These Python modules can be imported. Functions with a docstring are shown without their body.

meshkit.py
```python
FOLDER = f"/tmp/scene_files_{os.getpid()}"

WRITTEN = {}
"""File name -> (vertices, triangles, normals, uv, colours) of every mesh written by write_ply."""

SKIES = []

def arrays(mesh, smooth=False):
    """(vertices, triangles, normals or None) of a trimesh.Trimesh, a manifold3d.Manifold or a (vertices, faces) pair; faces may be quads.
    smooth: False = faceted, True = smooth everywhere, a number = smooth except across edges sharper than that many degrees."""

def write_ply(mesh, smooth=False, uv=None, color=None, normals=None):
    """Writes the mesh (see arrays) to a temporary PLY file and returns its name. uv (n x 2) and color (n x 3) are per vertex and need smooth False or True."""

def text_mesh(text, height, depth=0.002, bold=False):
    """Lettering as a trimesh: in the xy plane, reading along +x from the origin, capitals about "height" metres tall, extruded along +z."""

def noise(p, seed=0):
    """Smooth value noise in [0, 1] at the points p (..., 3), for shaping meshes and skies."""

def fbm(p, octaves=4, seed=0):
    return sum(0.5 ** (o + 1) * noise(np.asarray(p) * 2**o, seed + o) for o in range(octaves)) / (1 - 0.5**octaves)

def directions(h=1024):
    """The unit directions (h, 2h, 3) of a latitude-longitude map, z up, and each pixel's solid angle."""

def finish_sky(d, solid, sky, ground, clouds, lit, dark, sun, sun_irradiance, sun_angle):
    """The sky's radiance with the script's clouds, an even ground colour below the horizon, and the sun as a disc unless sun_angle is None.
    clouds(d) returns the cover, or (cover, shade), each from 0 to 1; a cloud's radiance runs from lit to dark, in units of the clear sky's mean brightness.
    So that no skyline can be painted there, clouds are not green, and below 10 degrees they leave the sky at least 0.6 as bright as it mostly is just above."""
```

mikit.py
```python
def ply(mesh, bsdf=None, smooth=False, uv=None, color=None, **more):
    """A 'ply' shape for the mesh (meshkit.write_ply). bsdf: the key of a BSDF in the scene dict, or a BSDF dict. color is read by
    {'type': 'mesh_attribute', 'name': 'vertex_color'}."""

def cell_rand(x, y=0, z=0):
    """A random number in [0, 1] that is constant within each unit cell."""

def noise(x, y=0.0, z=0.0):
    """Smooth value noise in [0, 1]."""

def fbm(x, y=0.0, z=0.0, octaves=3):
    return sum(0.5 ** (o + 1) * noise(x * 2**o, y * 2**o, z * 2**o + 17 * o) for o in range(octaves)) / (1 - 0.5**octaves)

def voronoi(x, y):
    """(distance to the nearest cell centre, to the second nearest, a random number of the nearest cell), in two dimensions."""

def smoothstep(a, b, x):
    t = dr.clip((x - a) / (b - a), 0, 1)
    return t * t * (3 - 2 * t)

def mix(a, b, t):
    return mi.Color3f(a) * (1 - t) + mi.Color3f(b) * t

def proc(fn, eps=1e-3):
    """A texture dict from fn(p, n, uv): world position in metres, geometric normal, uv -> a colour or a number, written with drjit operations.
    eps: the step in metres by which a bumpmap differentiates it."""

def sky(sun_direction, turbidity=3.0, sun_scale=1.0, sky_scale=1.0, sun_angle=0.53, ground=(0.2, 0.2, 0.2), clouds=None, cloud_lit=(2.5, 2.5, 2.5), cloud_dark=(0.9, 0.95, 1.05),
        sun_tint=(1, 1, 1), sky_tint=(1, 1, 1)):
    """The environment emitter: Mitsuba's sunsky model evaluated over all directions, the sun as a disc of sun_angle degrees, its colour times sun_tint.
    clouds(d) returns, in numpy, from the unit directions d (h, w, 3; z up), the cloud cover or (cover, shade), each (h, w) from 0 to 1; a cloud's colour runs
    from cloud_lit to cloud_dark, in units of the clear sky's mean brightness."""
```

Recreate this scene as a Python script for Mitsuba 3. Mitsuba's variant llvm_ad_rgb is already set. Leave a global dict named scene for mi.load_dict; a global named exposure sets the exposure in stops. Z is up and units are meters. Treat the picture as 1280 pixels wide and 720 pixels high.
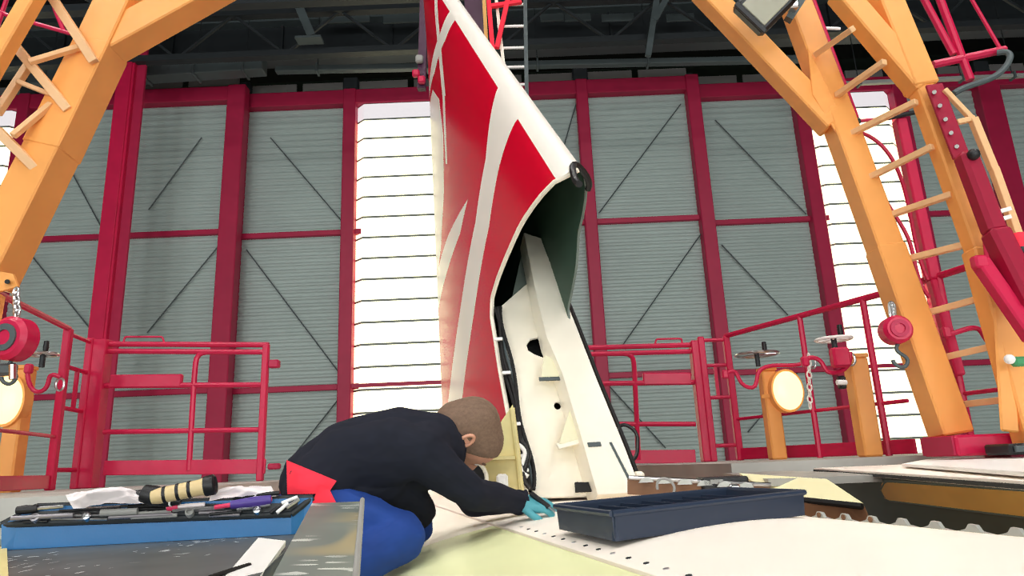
import math, random
import numpy as np, trimesh, manifold3d as m3, mitsuba as mi, drjit as dr, mikit
from mikit import noise, fbm, smoothstep, mix

random.seed(7); RNG = np.random.default_rng(7)
scene, labels = {}, {}
H = 6.0                                   # the hangar floor is z = 0; the camera's eye is 6 m above it, on the tail dock
A = np.array

# ------------------------------------------------------------------ camera
F = 864.0; PITCH = math.radians(14.3); ROLL = 0.042
_cp, _sp, _cr, _sr = math.cos(PITCH), math.sin(PITCH), math.cos(ROLL), math.sin(ROLL)
FWD = A([0, _cp, _sp]); _u0 = A([0, -_sp, _cp]); _r0 = A([1., 0, 0])
UP = _u0 * _cr + _r0 * _sr; RT = _r0 * _cr - _u0 * _sr
T = mi.ScalarTransform4f
scene['camera'] = {'type': 'perspective', 'fov': math.degrees(2 * math.atan(640 / F)), 'fov_axis': 'x', 'near_clip': 0.05, 'far_clip': 200.0,
                   'to_world': T().look_at(origin=[0, 0, H], target=(FWD + A([0, 0, H])).tolist(), up=UP.tolist())}
exposure = 0.50
LAMP = 44.0        # radiance of the high-bay lamps
REAR_GLOW = 4.4          # radiance of the added panes behind the camera


def ray(px, py):
    d = FWD + RT * (px - 640) / F + UP * (360 - py) / F
    return d / d[1]


def P(px, py, Y):                         # the point at depth Y metres along the wall's normal
    return ray(px, py) * Y


def on_z(px, py, z):
    d = ray(px, py); return d * (z / d[2])


def on_plane(px, py, p0, n):
    d = ray(px, py); return d * (np.dot(p0, n) / np.dot(d, n))


# ------------------------------------------------------------------ materials
def lin(r, g, b):
    c = A([r, g, b]) / 255.0
    return np.where(c < 0.04045, c / 12.92, ((c + 0.055) / 1.055) ** 2.4).tolist()


def rgb(c): return {'type': 'rgb', 'value': list(map(float, c))}


def two(b): return {'type': 'twosided', 'bsdf': b}


def mat(name, srgb, rough=0.5, metal=0.0, spec=0.5, coat=0.0, var=0.0, scale=4.0, sheen=0.0, bump=None):
    c = A(lin(*srgb))
    if var > 0:
        def fn(p, n, uv, c=c, var=var, scale=scale):
            v = fbm(p.x * scale, p.y * scale, p.z * scale, 3)
            return mi.Color3f(*c.tolist()) * (1 + var * (v - 0.5) * 2)
        col = mikit.proc(fn)
    else:
        col = rgb(c)
    b = {'type': 'principled', 'base_color': col, 'roughness': rough, 'metallic': metal, 'specular': spec}
    if coat: b['clearcoat'] = coat; b['clearcoat_gloss'] = 0.95
    if sheen: b['sheen'] = sheen
    if bump: b = {'type': 'bumpmap', 'arbitrary': mikit.proc(bump[0]), 'scale': bump[1], 'bsdf': b}
    scene['mat_' + name] = two(b)


mat('steel_red', (192, 20, 68), 0.38, spec=0.5, var=0.12, scale=2.0)
mat('door_red', (168, 18, 64), 0.5, var=0.12, scale=1.2)
mat('cladding', (164, 178, 174), 0.55, metal=0.1, var=0.10, scale=0.7)
mat('dark_steel', (34, 40, 44), 0.6, var=0.2, scale=1.0)
mat('grey_steel', (74, 84, 86), 0.55, var=0.15, scale=1.0)
mat('pale_board', (150, 150, 146), 0.6)
mat('top_board', (112, 110, 108), 0.7)
mat('jack_red', (150, 10, 48), 0.4)
mat('gusset_shade_tint', (226, 222, 190), 0.5)  # yellowish gusset colour; on the second gusset it paints in shading
mat('plum', (62, 18, 52), 0.5)
mat('pale_yellow', (244, 236, 190), 0.5, var=0.05, scale=5.0)
mat('lug_metal', (176, 178, 172), 0.4, metal=0.3)
mat('window_bar', (120, 124, 120), 0.7)
mat('rib_grey', (112, 124, 116), 0.55)
mat('roof', (20, 24, 28), 0.8)
mat('concrete', (196, 196, 192), 0.7, var=0.15, scale=0.5)
mat('wall_paint', (150, 152, 150), 0.7)
mat('dock_yellow', (234, 160, 84), 0.42, var=0.10, scale=3.0)
mat('dock_pale', (226, 180, 130), 0.45, var=0.08, scale=3.0)
mat('black_plastic', (18, 19, 22), 0.45)
mat('rubber', (12, 12, 13), 0.7)
mat('chrome', (205, 205, 205), 0.2, metal=1.0)
mat('white_paint', (238, 236, 232), 0.4)
mat('cream_paint', (240, 232, 214), 0.35, spec=0.5, var=0.04, scale=6.0)
mat('green_primer', (58, 84, 70), 0.55, var=0.12, scale=3.0)
mat('deep_green', (34, 46, 42), 0.6, var=0.1, scale=3.0)
mat('yellow_primer', (214, 200, 140), 0.5, var=0.10, scale=8.0)
mat('lime_primer', (231, 234, 182), 0.42, var=0.06, scale=3.0)
mat('crown_white', (250, 240, 228), 0.45, var=0.03, scale=4.0)
mat('brown_sealant', (120, 84, 58), 0.6, var=0.25, scale=12.0)
mat('ochre', (226, 176, 90), 0.45, var=0.1, scale=5.0)
mat('dock_greygreen', (86, 102, 94), 0.5, var=0.1, scale=4.0)
mat('navy_wool', (10, 15, 32), 0.9, sheen=0.08, var=0.2, scale=40.0)
mat('work_blue', (24, 62, 138), 0.85, sheen=0.3, var=0.15, scale=14.0)
mat('red_cloth', (252, 48, 70), 0.85, sheen=0.3)
mat('skin', (206, 150, 124), 0.55)
mat('hair', (116, 92, 76), 0.85, var=0.25, scale=120.0)
mat('teal_glove', (80, 160, 172), 0.6, var=0.2, scale=40.0)
mat('shoe', (24, 24, 26), 0.6)
mat('tray_navy', (38, 50, 70), 0.42)
mat('tray_inside', (28, 31, 36), 0.6)
mat('box_blue', (38, 110, 168), 0.4)
mat('foam_grey', (70, 72, 74), 0.8)
mat('tool_cream', (214, 190, 140), 0.5)
mat('tool_purple', (76, 56, 140), 0.4)
mat('tool_pink', (224, 60, 100), 0.45)
mat('tool_grey', (150, 146, 150), 0.35, metal=0.6)
mat('cloth_white', (236, 226, 226), 0.85)
mat('lamp_glass', (170, 168, 150), 0.15)
mat('warm_glass', (190, 160, 80), 0.3)
mat('gauge_green', (60, 140, 90), 0.4)


def _worn(p, n, uv):                      # scuffed steel plate: streaks and scratches in the paint
    base = mix(lin(98, 102, 102), lin(74, 78, 78), fbm(p.x * 5, p.y * 5, 0, 3))
    scr = smoothstep(0.80, 0.88, noise(p.x * 70, p.y * 40, 3.0)) * smoothstep(0.5, 0.7, noise(p.x * 7, p.y * 7, 9.0))
    return mix(base, lin(200, 205, 205), scr * 0.7)


def _flap(p, n, uv):
    base = mix(lin(132, 140, 134), lin(108, 118, 114), fbm(p.x * 6, p.y * 6, 0, 3))
    base = mix(base, lin(176, 160, 120), smoothstep(0.45, 0.75, noise(p.x * 9, p.y * 9, 5.0)) * smoothstep(-0.50, -0.36, p.x) * 0.8)
    scr = smoothstep(0.68, 0.78, noise(p.x * 20, p.y * 70, 3.0)) * smoothstep(0.5, 0.7, noise(p.x * 8, p.y * 8, 9.0))
    return mix(base, lin(225, 228, 222), scr * 0.8)


def _deck(p, n, uv):
    return mix(lin(196, 194, 186), lin(150, 148, 142), fbm(p.x * 3, p.y * 3, 0, 3))


for nm_, f_, r_ in (('worn_plate', _worn, 0.42), ('flap_plate', _flap, 0.38), ('deck_plate', _deck, 0.5)):
    scene['mat_' + nm_] = two({'type': 'principled', 'base_color': mikit.proc(f_), 'roughness': r_, 'metallic': 0.2, 'specular': 0.5})

# ------------------------------------------------------------------ scene helpers
SH = A([0, 0, H])


def numbered(key):
    if key not in scene and key not in labels: return key
    k = 1
    while f'{key}_{k:03d}' in scene or f'{key}_{k:03d}' in labels: k += 1
    return f'{key}_{k:03d}'


def tag(key, label=None, cat=None, group=None, kind=None):
    d = labels.setdefault(key, {})
    for a, b in (('label', label), ('category', cat), ('group', group), ('kind', kind)):
        if b: d[a] = b


def thing(name, label=None, cat=None, group=None, kind=None):
    key = numbered(name)
    labels[key] = {}
    tag(key, label, cat, group, kind)
    return key


def join(ms):
    ms = [m for m in (ms if isinstance(ms, (list, tuple)) else [ms]) if m is not None]
    return ms[0] if len(ms) == 1 else trimesh.util.concatenate(ms)


def obj(name, mesh, m, parent=None, smooth=False, label=None, cat=None, group=None, kind=None, emit=None, weight=1.0):
    key = numbered((parent + '__' if parent else '') + name)
    mesh = join(mesh).copy(); mesh.vertices = mesh.vertices + SH
    scene[key] = mikit.ply(mesh, 'mat_' + m, smooth)
    if emit is not None:
        scene[key]['emitter'] = {'type': 'area', 'radiance': rgb(emit), 'sampling_weight': float(weight)}
    if label or cat or group or kind: tag(key, label, cat, group, kind)
    return key


def unit(v): v = np.asarray(v, float); return v / np.linalg.norm(v)


def frame(d, up=(0, 0, 1)):
    d = unit(d); up = A(up, float)
    if abs(d @ unit(up)) > 0.98: up = A([0, 1, 0.]) if abs(d[1]) < 0.9 else A([1., 0, 0])
    x = unit(np.cross(d, up)); return x, unit(np.cross(x, d)), d


def box(c, size, bev=0.0, R=None):
    s = A(size, float) / 2
    if bev <= 0:
        m = trimesh.creation.box(extents=2 * s)
    else:
        b = min(bev, 0.45 * min(2 * s)); pts = []
        for sx in (-1, 1):
            for sy in (-1, 1):
                for sz in (-1, 1):
                    g = A([sx, sy, sz])
                    for k in range(3):
                        q = s.copy() - b; q[k] = s[k]; pts.append(g * q)
        m = trimesh.convex.convex_hull(A(pts))
    if R is not None: m.vertices = m.vertices @ np.asarray(R, float)      # rows of R = local axes
    m.vertices = m.vertices + A(c, float)
    return m


def beam(p0, p1, w, h, up=(0, 0, 1), bev=0.0, ext=0.0):
    p0, p1 = A(p0, float), A(p1, float); x, y, d = frame(p1 - p0, up)
    L = np.linalg.norm(p1 - p0) + 2 * ext
    return box((p0 + p1) / 2, (w, h, L), bev, A([x, y, d]))


def hexa(q):                              # 8 corners: bottom ring of 4, top ring of 4
    return trimesh.convex.convex_hull(A(q, float))


def tube(pts, r, n=8, closed=False, cap=True):
    p = A(pts, float); N = len(p); rr = np.broadcast_to(np.asarray(r, float), (N,))
    t = (np.roll(p, -1, 0) - np.roll(p, 1, 0)) if closed else np.gradient(p, axis=0)
    t /= np.linalg.norm(t, axis=1, keepdims=True) + 1e-12
    x = unit(np.cross(t[0], [0, 0, 1] if abs(t[0][2]) < 0.9 else [1, 0, 0])); rings = []
    ang = np.arange(n) * 2 * math.pi / n
    for i in range(N):
        x = unit(x - t[i] * (x @ t[i])); y = np.cross(t[i], x)
        rings.append(p[i] + rr[i] * (np.cos(ang)[:, None] * x + np.sin(ang)[:, None] * y))
    v = np.vstack(rings); f = []
    for i in range(N if closed else N - 1):
        j = (i + 1) % N
        for k in range(n):
            l = (k + 1) % n
            f += [[i * n + k, i * n + l, j * n + l], [i * n + k, j * n + l, j * n + k]]
    if cap and not closed:
        v = np.vstack([v, p[0], p[-1]]); a, b = N * n, N * n + 1
        for k in range(n):
            l = (k + 1) % n
            f += [[a, l, k], [b, (N - 1) * n + k, (N - 1) * n + l]]
    return trimesh.Trimesh(v, f, process=False)


def fillet(pts, rad, k=5):
    p = [A(q, float) for q in pts]; out = [p[0]]
    for a, b, c in zip(p, p[1:], p[2:]):
        r = min(rad, 0.45 * np.linalg.norm(a - b), 0.45 * np.linalg.norm(c - b))
        s, e = b + unit(a - b) * r, b + unit(c - b) * r
        out += [(1 - t) ** 2 * s + 2 * t * (1 - t) * b + t * t * e for t in np.linspace(0, 1, k)]
    return out + [p[-1]]


def bez(pts, n=16):
    p = A(pts, float); t = np.linspace(0, 1, n)[:, None]
    k = len(p) - 1
    return sum(math.comb(k, i) * (1 - t) ** (k - i) * t ** i * p[i] for i in range(k + 1))


def spline(pts, n=40):
    from scipy.interpolate import CubicSpline
    p = A(pts, float); d = np.r_[0, np.cumsum(np.linalg.norm(np.diff(p, axis=0), axis=1))]
    return CubicSpline(d, p)(np.linspace(0, d[-1], n))


def lathe(profile, c, axis=(0, 0, 1), n=24):
    m = trimesh.creation.revolve(A(profile, float), sections=n)
    x, y, d = frame(axis); m.vertices = m.vertices @ A([x, y, d]) + A(c, float)
    m.fix_normals()
    return m


def prism(pts3, thick, normal=None, both=False):
    p = A(pts3, float); n = np.zeros(3)
    for i in range(len(p)): n += np.cross(p[i] - p[0], p[(i + 1) % len(p)] - p[0])
    n = unit(n) if normal is None else unit(normal)
    from shapely.geometry import Polygon
    x = unit(p[1] - p[0]); x = unit(x - n * (x @ n)); y = np.cross(n, x)
    m = trimesh.creation.extrude_polygon(Polygon(np.c_[(p - p[0]) @ x, (p - p[0]) @ y]).buffer(0), thick, engine='earcut')
    m.vertices = m.vertices @ A([x, y, n]) + p[0] - n * (thick / 2 if both else 0)
    return m


def ball(c, r, n=2): return trimesh.creation.icosphere(n, r).apply_translation(A(c, float))


def rod(p0, p1, r, n=8): return tube([p0, p1], r, n)


def capsule_union(bones, edge=0.012, it=12, ball_n=20):
    parts = []
    for b in bones:
        sp = [m3.Manifold.sphere(float(r), ball_n).translate([float(x) for x in c]) for c, r in b]
        parts.append(m3.Manifold.batch_hull(sp))
    m = parts[0]
    for q in parts[1:]: m = m + q
    m = m.refine_to_length(edge)
    me = m.to_mesh(); t = trimesh.Trimesh(me.vert_properties[:, :3], me.tri_verts, process=True)
    if it: trimesh.smoothing.filter_taubin(t, lamb=0.5, nu=0.52, iterations=it)
    return t

# ------------------------------------------------------------------ light: high-bay lamps of the hangar, daylight strips in the far doors
CEIL = 12.6
for lx in (-7.5, 0.0, 7.5):
    for ly in (-12.0, -7.0, -2.0, 3.0):
        k = thing('high_bay_lamp', 'long high-bay lamp under the roof, %s in the %s row from the front wall' % ({-7.5: 'left', 0.0: 'middle', 7.5: 'right'}[lx], {-12.0: 'first', -7.0: 'second', -2.0: 'third', 3.0: 'fourth'}[ly]), 'lamp', 'high-bay lamps in rows under the roof')
        obj('housing', [box((lx, ly, CEIL - 0.62), (2.3, 0.62, 0.14), 0.02)], 'pale_board', k)
        obj('suspension', [rod((lx + s, ly, CEIL - 0.55), (lx + s, ly, CEIL - .03), 0.015) for s in (-0.9, 0.9)], 'dark_steel', k)
        obj('diffuser', trimesh.Trimesh([(lx - 1.1, ly - .27, CEIL - .70), (lx + 1.1, ly - .27, CEIL - .70), (lx + 1.1, ly + .27, CEIL - .70), (lx - 1.1, ly + .27, CEIL - .70)],
                                        [[0, 2, 1], [0, 3, 2]], process=False), 'white_paint', k, emit=A([1.0, 0.97, 0.92]) * LAMP)

# ------------------------------------------------------------------ the hangar shell
WX, WYN, WYF = 24.0, -20.0, 20.5
obj('floor', box((0, 0, -H - 0.1), (2 * WX, 45, 0.2)), 'concrete', kind='structure')
obj('ceiling', box((0, 0, CEIL + 0.1), (2 * WX, 45, 0.2)), 'roof', kind='structure')
obj('wall_left', box((-WX - 0.1, 0, 3.3), (0.2, 45, 18.6)), 'wall_paint', kind='structure')
obj('wall_right', box((WX + 0.1, 0, 3.3), (0.2, 45, 18.6)), 'wall_paint', kind='structure')
obj('wall_front', box((0, WYN - 0.1, 3.3), (2 * WX, 0.2, 18.6)), 'wall_paint', kind='structure')
obj('wall_back', box((0, WYF + 0.1, 3.3), (2 * WX, 0.2, 18.6)), 'deep_green', kind='structure')
for wi, wx in enumerate((-15.0, -7.5, 0.0, 7.5, 15.0)):      # unseen glowing strips, added behind the camera to light the hangar
    w = obj(f'window_{wi + 4}', [box((wx + s * 2.05, WYN + 0.06, 2.2), (0.12, 0.12, 12.4)) for s in (-1, 1)] + [box((wx, WYN + 0.06, z), (4.2, 0.12, 0.12)) for z in (-4.0, 8.4)], 'door_red', kind='structure')
    for pz in range(4):
        z0 = -3.9 + pz * 3.06
        obj('pane', trimesh.Trimesh([(wx - 2, WYN + .05, z0), (wx + 2, WYN + .05, z0), (wx + 2, WYN + .05, z0 + 3.0), (wx - 2, WYN + .05, z0 + 3.0)], [[0, 2, 1], [0, 3, 2]], process=False),
            'white_paint', w, emit=A([0.95, 1.0, 1.0]) * REAR_GLOW)

# sliding door leaves of the far side
ZT0, ZT1 = P(600, 128, 17.6)[2], P(600, 111, 17.6)[2]
ZM, ZL = P(600, 285, 17.6)[2], P(600, 477, 17.6)[2]
ZD, ZB = 2 * ZL - ZM, -H + 0.1


def cx(px, Y, py=300): return P(px, py, Y)[0]


def clad(xl, xr, z0, z1, Y):
    pitch = 0.19; n = max(1, int(round((z1 - z0) / pitch))); dz = (z1 - z0) / n; pr = []
    for i in range(n):
        b = z0 + i * dz
        pr += [(b, 0), (b + dz * .36, 0), (b + dz * .56, -.028), (b + dz * .80, -.028)]
    pr.append((z1, 0))
    v, f = [], []
    for z, y in pr: v += [(xl, Y + y, z), (xr, Y + y, z)]
    for i in range(len(pr) - 1):
        a = 2 * i; f += [[a, a + 1, a + 3], [a, a + 3, a + 2]]
    return trimesh.Trimesh(v, f, process=False)


def bay_window(d, xl, xr, Y):
    x0, x1 = xl + 0.16, xr - 0.16
    prof = lambda e: [(x0 + e, Y + 0.02), (x0 + .22 + e, Y - .20 + e), (x1 - .22 - e, Y - .20 + e), (x1 - e, Y + 0.02)]
    def solid(e, z0, z1):
        q = prof(e); return hexa([(x, y, z) for z in (z0, z1) for x, y in q])
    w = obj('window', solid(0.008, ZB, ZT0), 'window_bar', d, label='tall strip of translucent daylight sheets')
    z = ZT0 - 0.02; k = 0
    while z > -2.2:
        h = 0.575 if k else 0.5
        obj('pane', solid(0.0, z - h + 0.055, z), 'white_paint' if k else 'pale_board', w, emit=(A([1.14, 1.10, 0.62]) if k else A([.5, .47, .49])), weight=0.12)  # top pane has a duller colour and glow, its shade painted in
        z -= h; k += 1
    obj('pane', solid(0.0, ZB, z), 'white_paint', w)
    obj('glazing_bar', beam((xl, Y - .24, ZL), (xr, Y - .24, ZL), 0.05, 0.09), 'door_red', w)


def leaf(n, Y, cols, kinds, rods, label):
    d = f'door_{n}'; dz = 0.0
    xs = [c[0] for c in cols]; s = Y / 17.6
    labels[d] = {'kind': 'structure', 'label': label}
    for (x, w) in cols:
        obj('column', box((x, Y - .16, (ZB + ZT1) / 2), (w, .34, ZT1 - ZB), 0.02), 'door_red', d)
    obj('head_beam', box(((xs[0] + xs[-1]) / 2, Y - .12, (ZT0 + ZT1) / 2), (xs[-1] - xs[0], .30, ZT1 - ZT0), 0.02), 'door_red', d)
    for i, kind in enumerate(kinds):
        xl, xr = xs[i], xs[i + 1]
        for zg in (ZM, ZL, ZD):
            obj('girt', box(((xl + xr) / 2, Y - .08, zg), (xr - xl, .16, .14), 0.01), 'door_red', d)
        nb = 2
        for j in range(nb):
            u0, u1 = xl + (xr - xl) * j / nb + .12, xl + (xr - xl) * (j + 1) / nb - .06
            obj('top_board', box(((u0 + u1) / 2, Y - .02, ZT1 + .19), (u1 - u0, .06, .34)), 'top_board', d)
        obj('trolley', box((xl, Y - .1, ZT1 + .2), (.42, .3, .4), 0.03), 'dark_steel', d)
        if kind == 'w':
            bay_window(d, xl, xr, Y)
        else:
            zz = [ZB, ZD, ZL, ZM, ZT0]
            for z0, z1 in zip(zz, zz[1:]): obj('cladding_panel', clad(xl, xr, z0, z1, Y), 'cladding', d)
    for p, q in rods:
        obj('brace_rod', rod(P(*p, Y - .10), P(*q, Y - .10), 0.017, 6), 'grey_steel', d)


YA, YB, YC = 17.15, 17.6, 18.1
leaf(1, YA, [(cx(-290, YA), .3), (cx(-140, YA), .3), (cx(15, YA), .3), (cx(140, YA), .3), (cx(290, YA), .48)], ['p', 'w', 'p', 'p'],
     [((252, 172), (186, 262)), ((276, 304), (184, 416)), ((60, 160), (130, 290)), ((40, 320), (128, 430))], 'left hangar door leaf of grey sheeting in a dark red frame')
leaf(2, YB, [(cx(296, YB), .3), (cx(437, YB), .34), (cx(590, YB), .3), (cx(739, YB), .32), (cx(884, YB), .36)], ['p', 'w', 'p', 'p'],
     [((338, 172), (432, 282)), ((308, 312), (427, 470)), ((427, 494), (370, 566)), ((851, 130), (749, 266)), ((878, 290), (778, 432)), ((750, 470), (832, 560)), ((720, 130), (700, 200))],
     'middle hangar door leaf behind the red fin')
leaf(3, YC, [(cx(878, YC), .3), (cx(1022, YC), .36), (cx(1152, YC), .34), (cx(1270, YC), .62), (cx(1400, YC), .3), (cx(1540, YC), .3)], ['p', 'w', 'p', 'p', 'p'],
     [((894, 150), (1008, 268)), ((902, 306), (985, 394)), ((1000, 462), (935, 540))], 'right hangar door leaf behind the yellow dock frame')

# hangar columns that run up past the doors
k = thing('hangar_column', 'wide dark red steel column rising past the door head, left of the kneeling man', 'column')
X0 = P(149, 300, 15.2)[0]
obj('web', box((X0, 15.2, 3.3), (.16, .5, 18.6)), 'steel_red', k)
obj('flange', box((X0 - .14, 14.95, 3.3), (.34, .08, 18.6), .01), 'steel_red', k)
obj('flange', box((X0 + .16, 15.1, 3.3), (.26, .08, 18.6), .01), 'door_red', k)  # darker red than the left flange: the shaded side is put into the colour

# roof steel
k = thing('header_girder', 'dark steel girder spanning above the hangar doors', 'girder')
zg = ZT1 + .42
obj('web', box((0, 16.7, zg + .62), (46, .12, 1.15)), 'dark_steel', k)
obj('flange', box((0, 16.6, zg + .06), (46, .5, .07)), 'grey_steel', k)
obj('flange', box((0, 16.6, zg + 1.2), (46, .5, .07)), 'grey_steel', k)
for i in range(15):
    obj('stiffener', box((-21 + i * 3, 16.62, zg + .62), (.06, .14, 1.1)), 'dark_steel', k)
def duct(p0, p1, w, h, m, label):
    q = thing('ventilation_duct', label, 'duct')
    L = np.linalg.norm(A(p1) - A(p0))
    obj('casing', beam(p0, p1, w, h, bev=.02), m, q)
    for t in np.linspace(.08, .92, 5):
        c = A(p0) + (A(p1) - A(p0)) * t
        obj('hanger', rod(c, (c[0], c[1], CEIL - .01), .012), 'dark_steel', q)
        obj('joint_flange', box(c, (.05, w + .08, h + .08)), 'grey_steel', q)
duct(P(40, 101, 16.1), P(331, 82, 16.1), .4, .42, 'grey_steel', 'short grey duct ending above the left door leaf')
duct(P(345, 88, 16.2), P(1000, 74, 16.2), .2, .16, 'grey_steel', 'long thin grey duct crossing behind the red fin under the roof')
duct(P(985, 108, 16.3), P(1290, 94, 16.3), .14, .10, 'pale_board', 'pale cable tray running above the right door leaf')


def truss(Y, z0, z1, x0, x1, nweb, m, label):
    q = thing('roof_truss', label, 'roof truss', 'lattice girders under the roof')
    obj('bottom_chord', box(((x0 + x1) / 2, Y, z0), (x1 - x0, .22, .16)), m, q)
    obj('top_chord', box(((x0 + x1) / 2, Y, z1), (x1 - x0, .22, .16)), m, q)
    xs = np.linspace(x0, x1, nweb + 1)
    for i in range(nweb):
        a, b = (z0, z1) if i % 2 else (z1, z0)
        obj('web_member', beam((xs[i], Y, a), (xs[i + 1], Y, b), .06, .06), 'dark_steel', q)


truss(15.0, P(600, 58, 15.0)[2], P(600, 6, 15.0)[2], -20, 20, 30, 'dark_steel', 'dark lattice girder crossing above the hangar doors')
truss(12.6, P(600, -8, 12.6)[2], P(600, -60, 12.6)[2] , -20, 20, 24, 'dark_steel', 'dark lattice girder nearest to the fin tip')
for i, (px, w) in enumerate(((432, 70), (505, 60), (690, 34), (722, 38), (772, 46), (850, 40), (910, 30))):
    c = P(px, 22 if i > 1 else 24, 16.0); s = w / 864 * 16.0
    obj('roof_light_strip', box(c, (s, .06, .22), .01), 'grey_steel', label=('grey translucent roof panel under the girders, %s in its row' % ('first', 'second', 'third', 'fourth', 'fifth', 'sixth', 'seventh')[i]), cat='panel', group='grey panels high under the roof')
q = thing('roof_bracket', 'slanting grey roof strut above the left door leaf', 'strut')
obj('strut', beam(P(366, -10, 14.6), P(390, 46, 14.6), .16, .2), 'grey_steel', q)
obj('foot_plate', box(P(387, 50, 14.6), (.62, .3, .06)), 'grey_steel', q)
q = thing('roof_bracket', 'upright grey roof strut right of the ladder', 'strut')
obj('strut', beam(P(822, -10, 14.6), P(810, 70, 14.6), .1, .14), 'grey_steel', q)
obj('strut', beam(P(838, -10, 14.6), P(818, 26, 14.6), .12, .14), 'grey_steel', q)

# ------------------------------------------------------------------ tail dock: decks, gates and guard rails
DZ = -0.05
k = thing('dock_platform', 'grey steel dock deck under the left red gate', 'platform')
obj('deck', hexa([(-7, 2.95, DZ - .16), (-1.72, 2.95, DZ - .16), (-1.72, 6.35, DZ - .16), (-7, 6.35, DZ - .16), (-7, 2.95, DZ), (-1.72, 2.95, DZ), (-1.72, 6.35, DZ), (-7, 6.35, DZ)]), 'deck_plate', k)
for x, y in ((-6.6, 3.4), (-3.4, 3.4), (-6.6, 6.0), (-3.4, 6.0)):
    obj('support_column', box((x, y, (-H + DZ - .16) / 2), (.24, .24, H + DZ - .16)), 'steel_red', k)
k = thing('dock_platform', 'grey steel dock deck under the right red gate', 'platform')
obj('deck', hexa([(1.30, 4.4, DZ - .16), (7, 4.4, DZ - .16), (7, 6.9, DZ - .16), (.75, 6.9, DZ - .16), (1.30, 4.4, DZ), (7, 4.4, DZ), (7, 6.9, DZ), (.75, 6.9, DZ)]), 'deck_plate', k)
obj('apron', hexa([(1.05, 3.05, -.135), (1.58, 3.05, -.135), (1.62, 4.4, -.135), (1.25, 4.4, -.135), (1.05, 3.05, -.105), (1.58, 3.05, -.105), (1.62, 4.4, -.105), (1.25, 4.4, -.105)]), 'deck_plate', k)
obj('apron', hexa([(2.3, 3.84, -.2), (7, 3.84, -.2), (7, 4.4, -.2), (2.3, 4.4, -.2), (2.3, 3.84, -.106), (7, 3.84, -.106), (7, 4.4, -.106), (2.3, 4.4, -.106)]), 'deck_plate', k)
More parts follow.
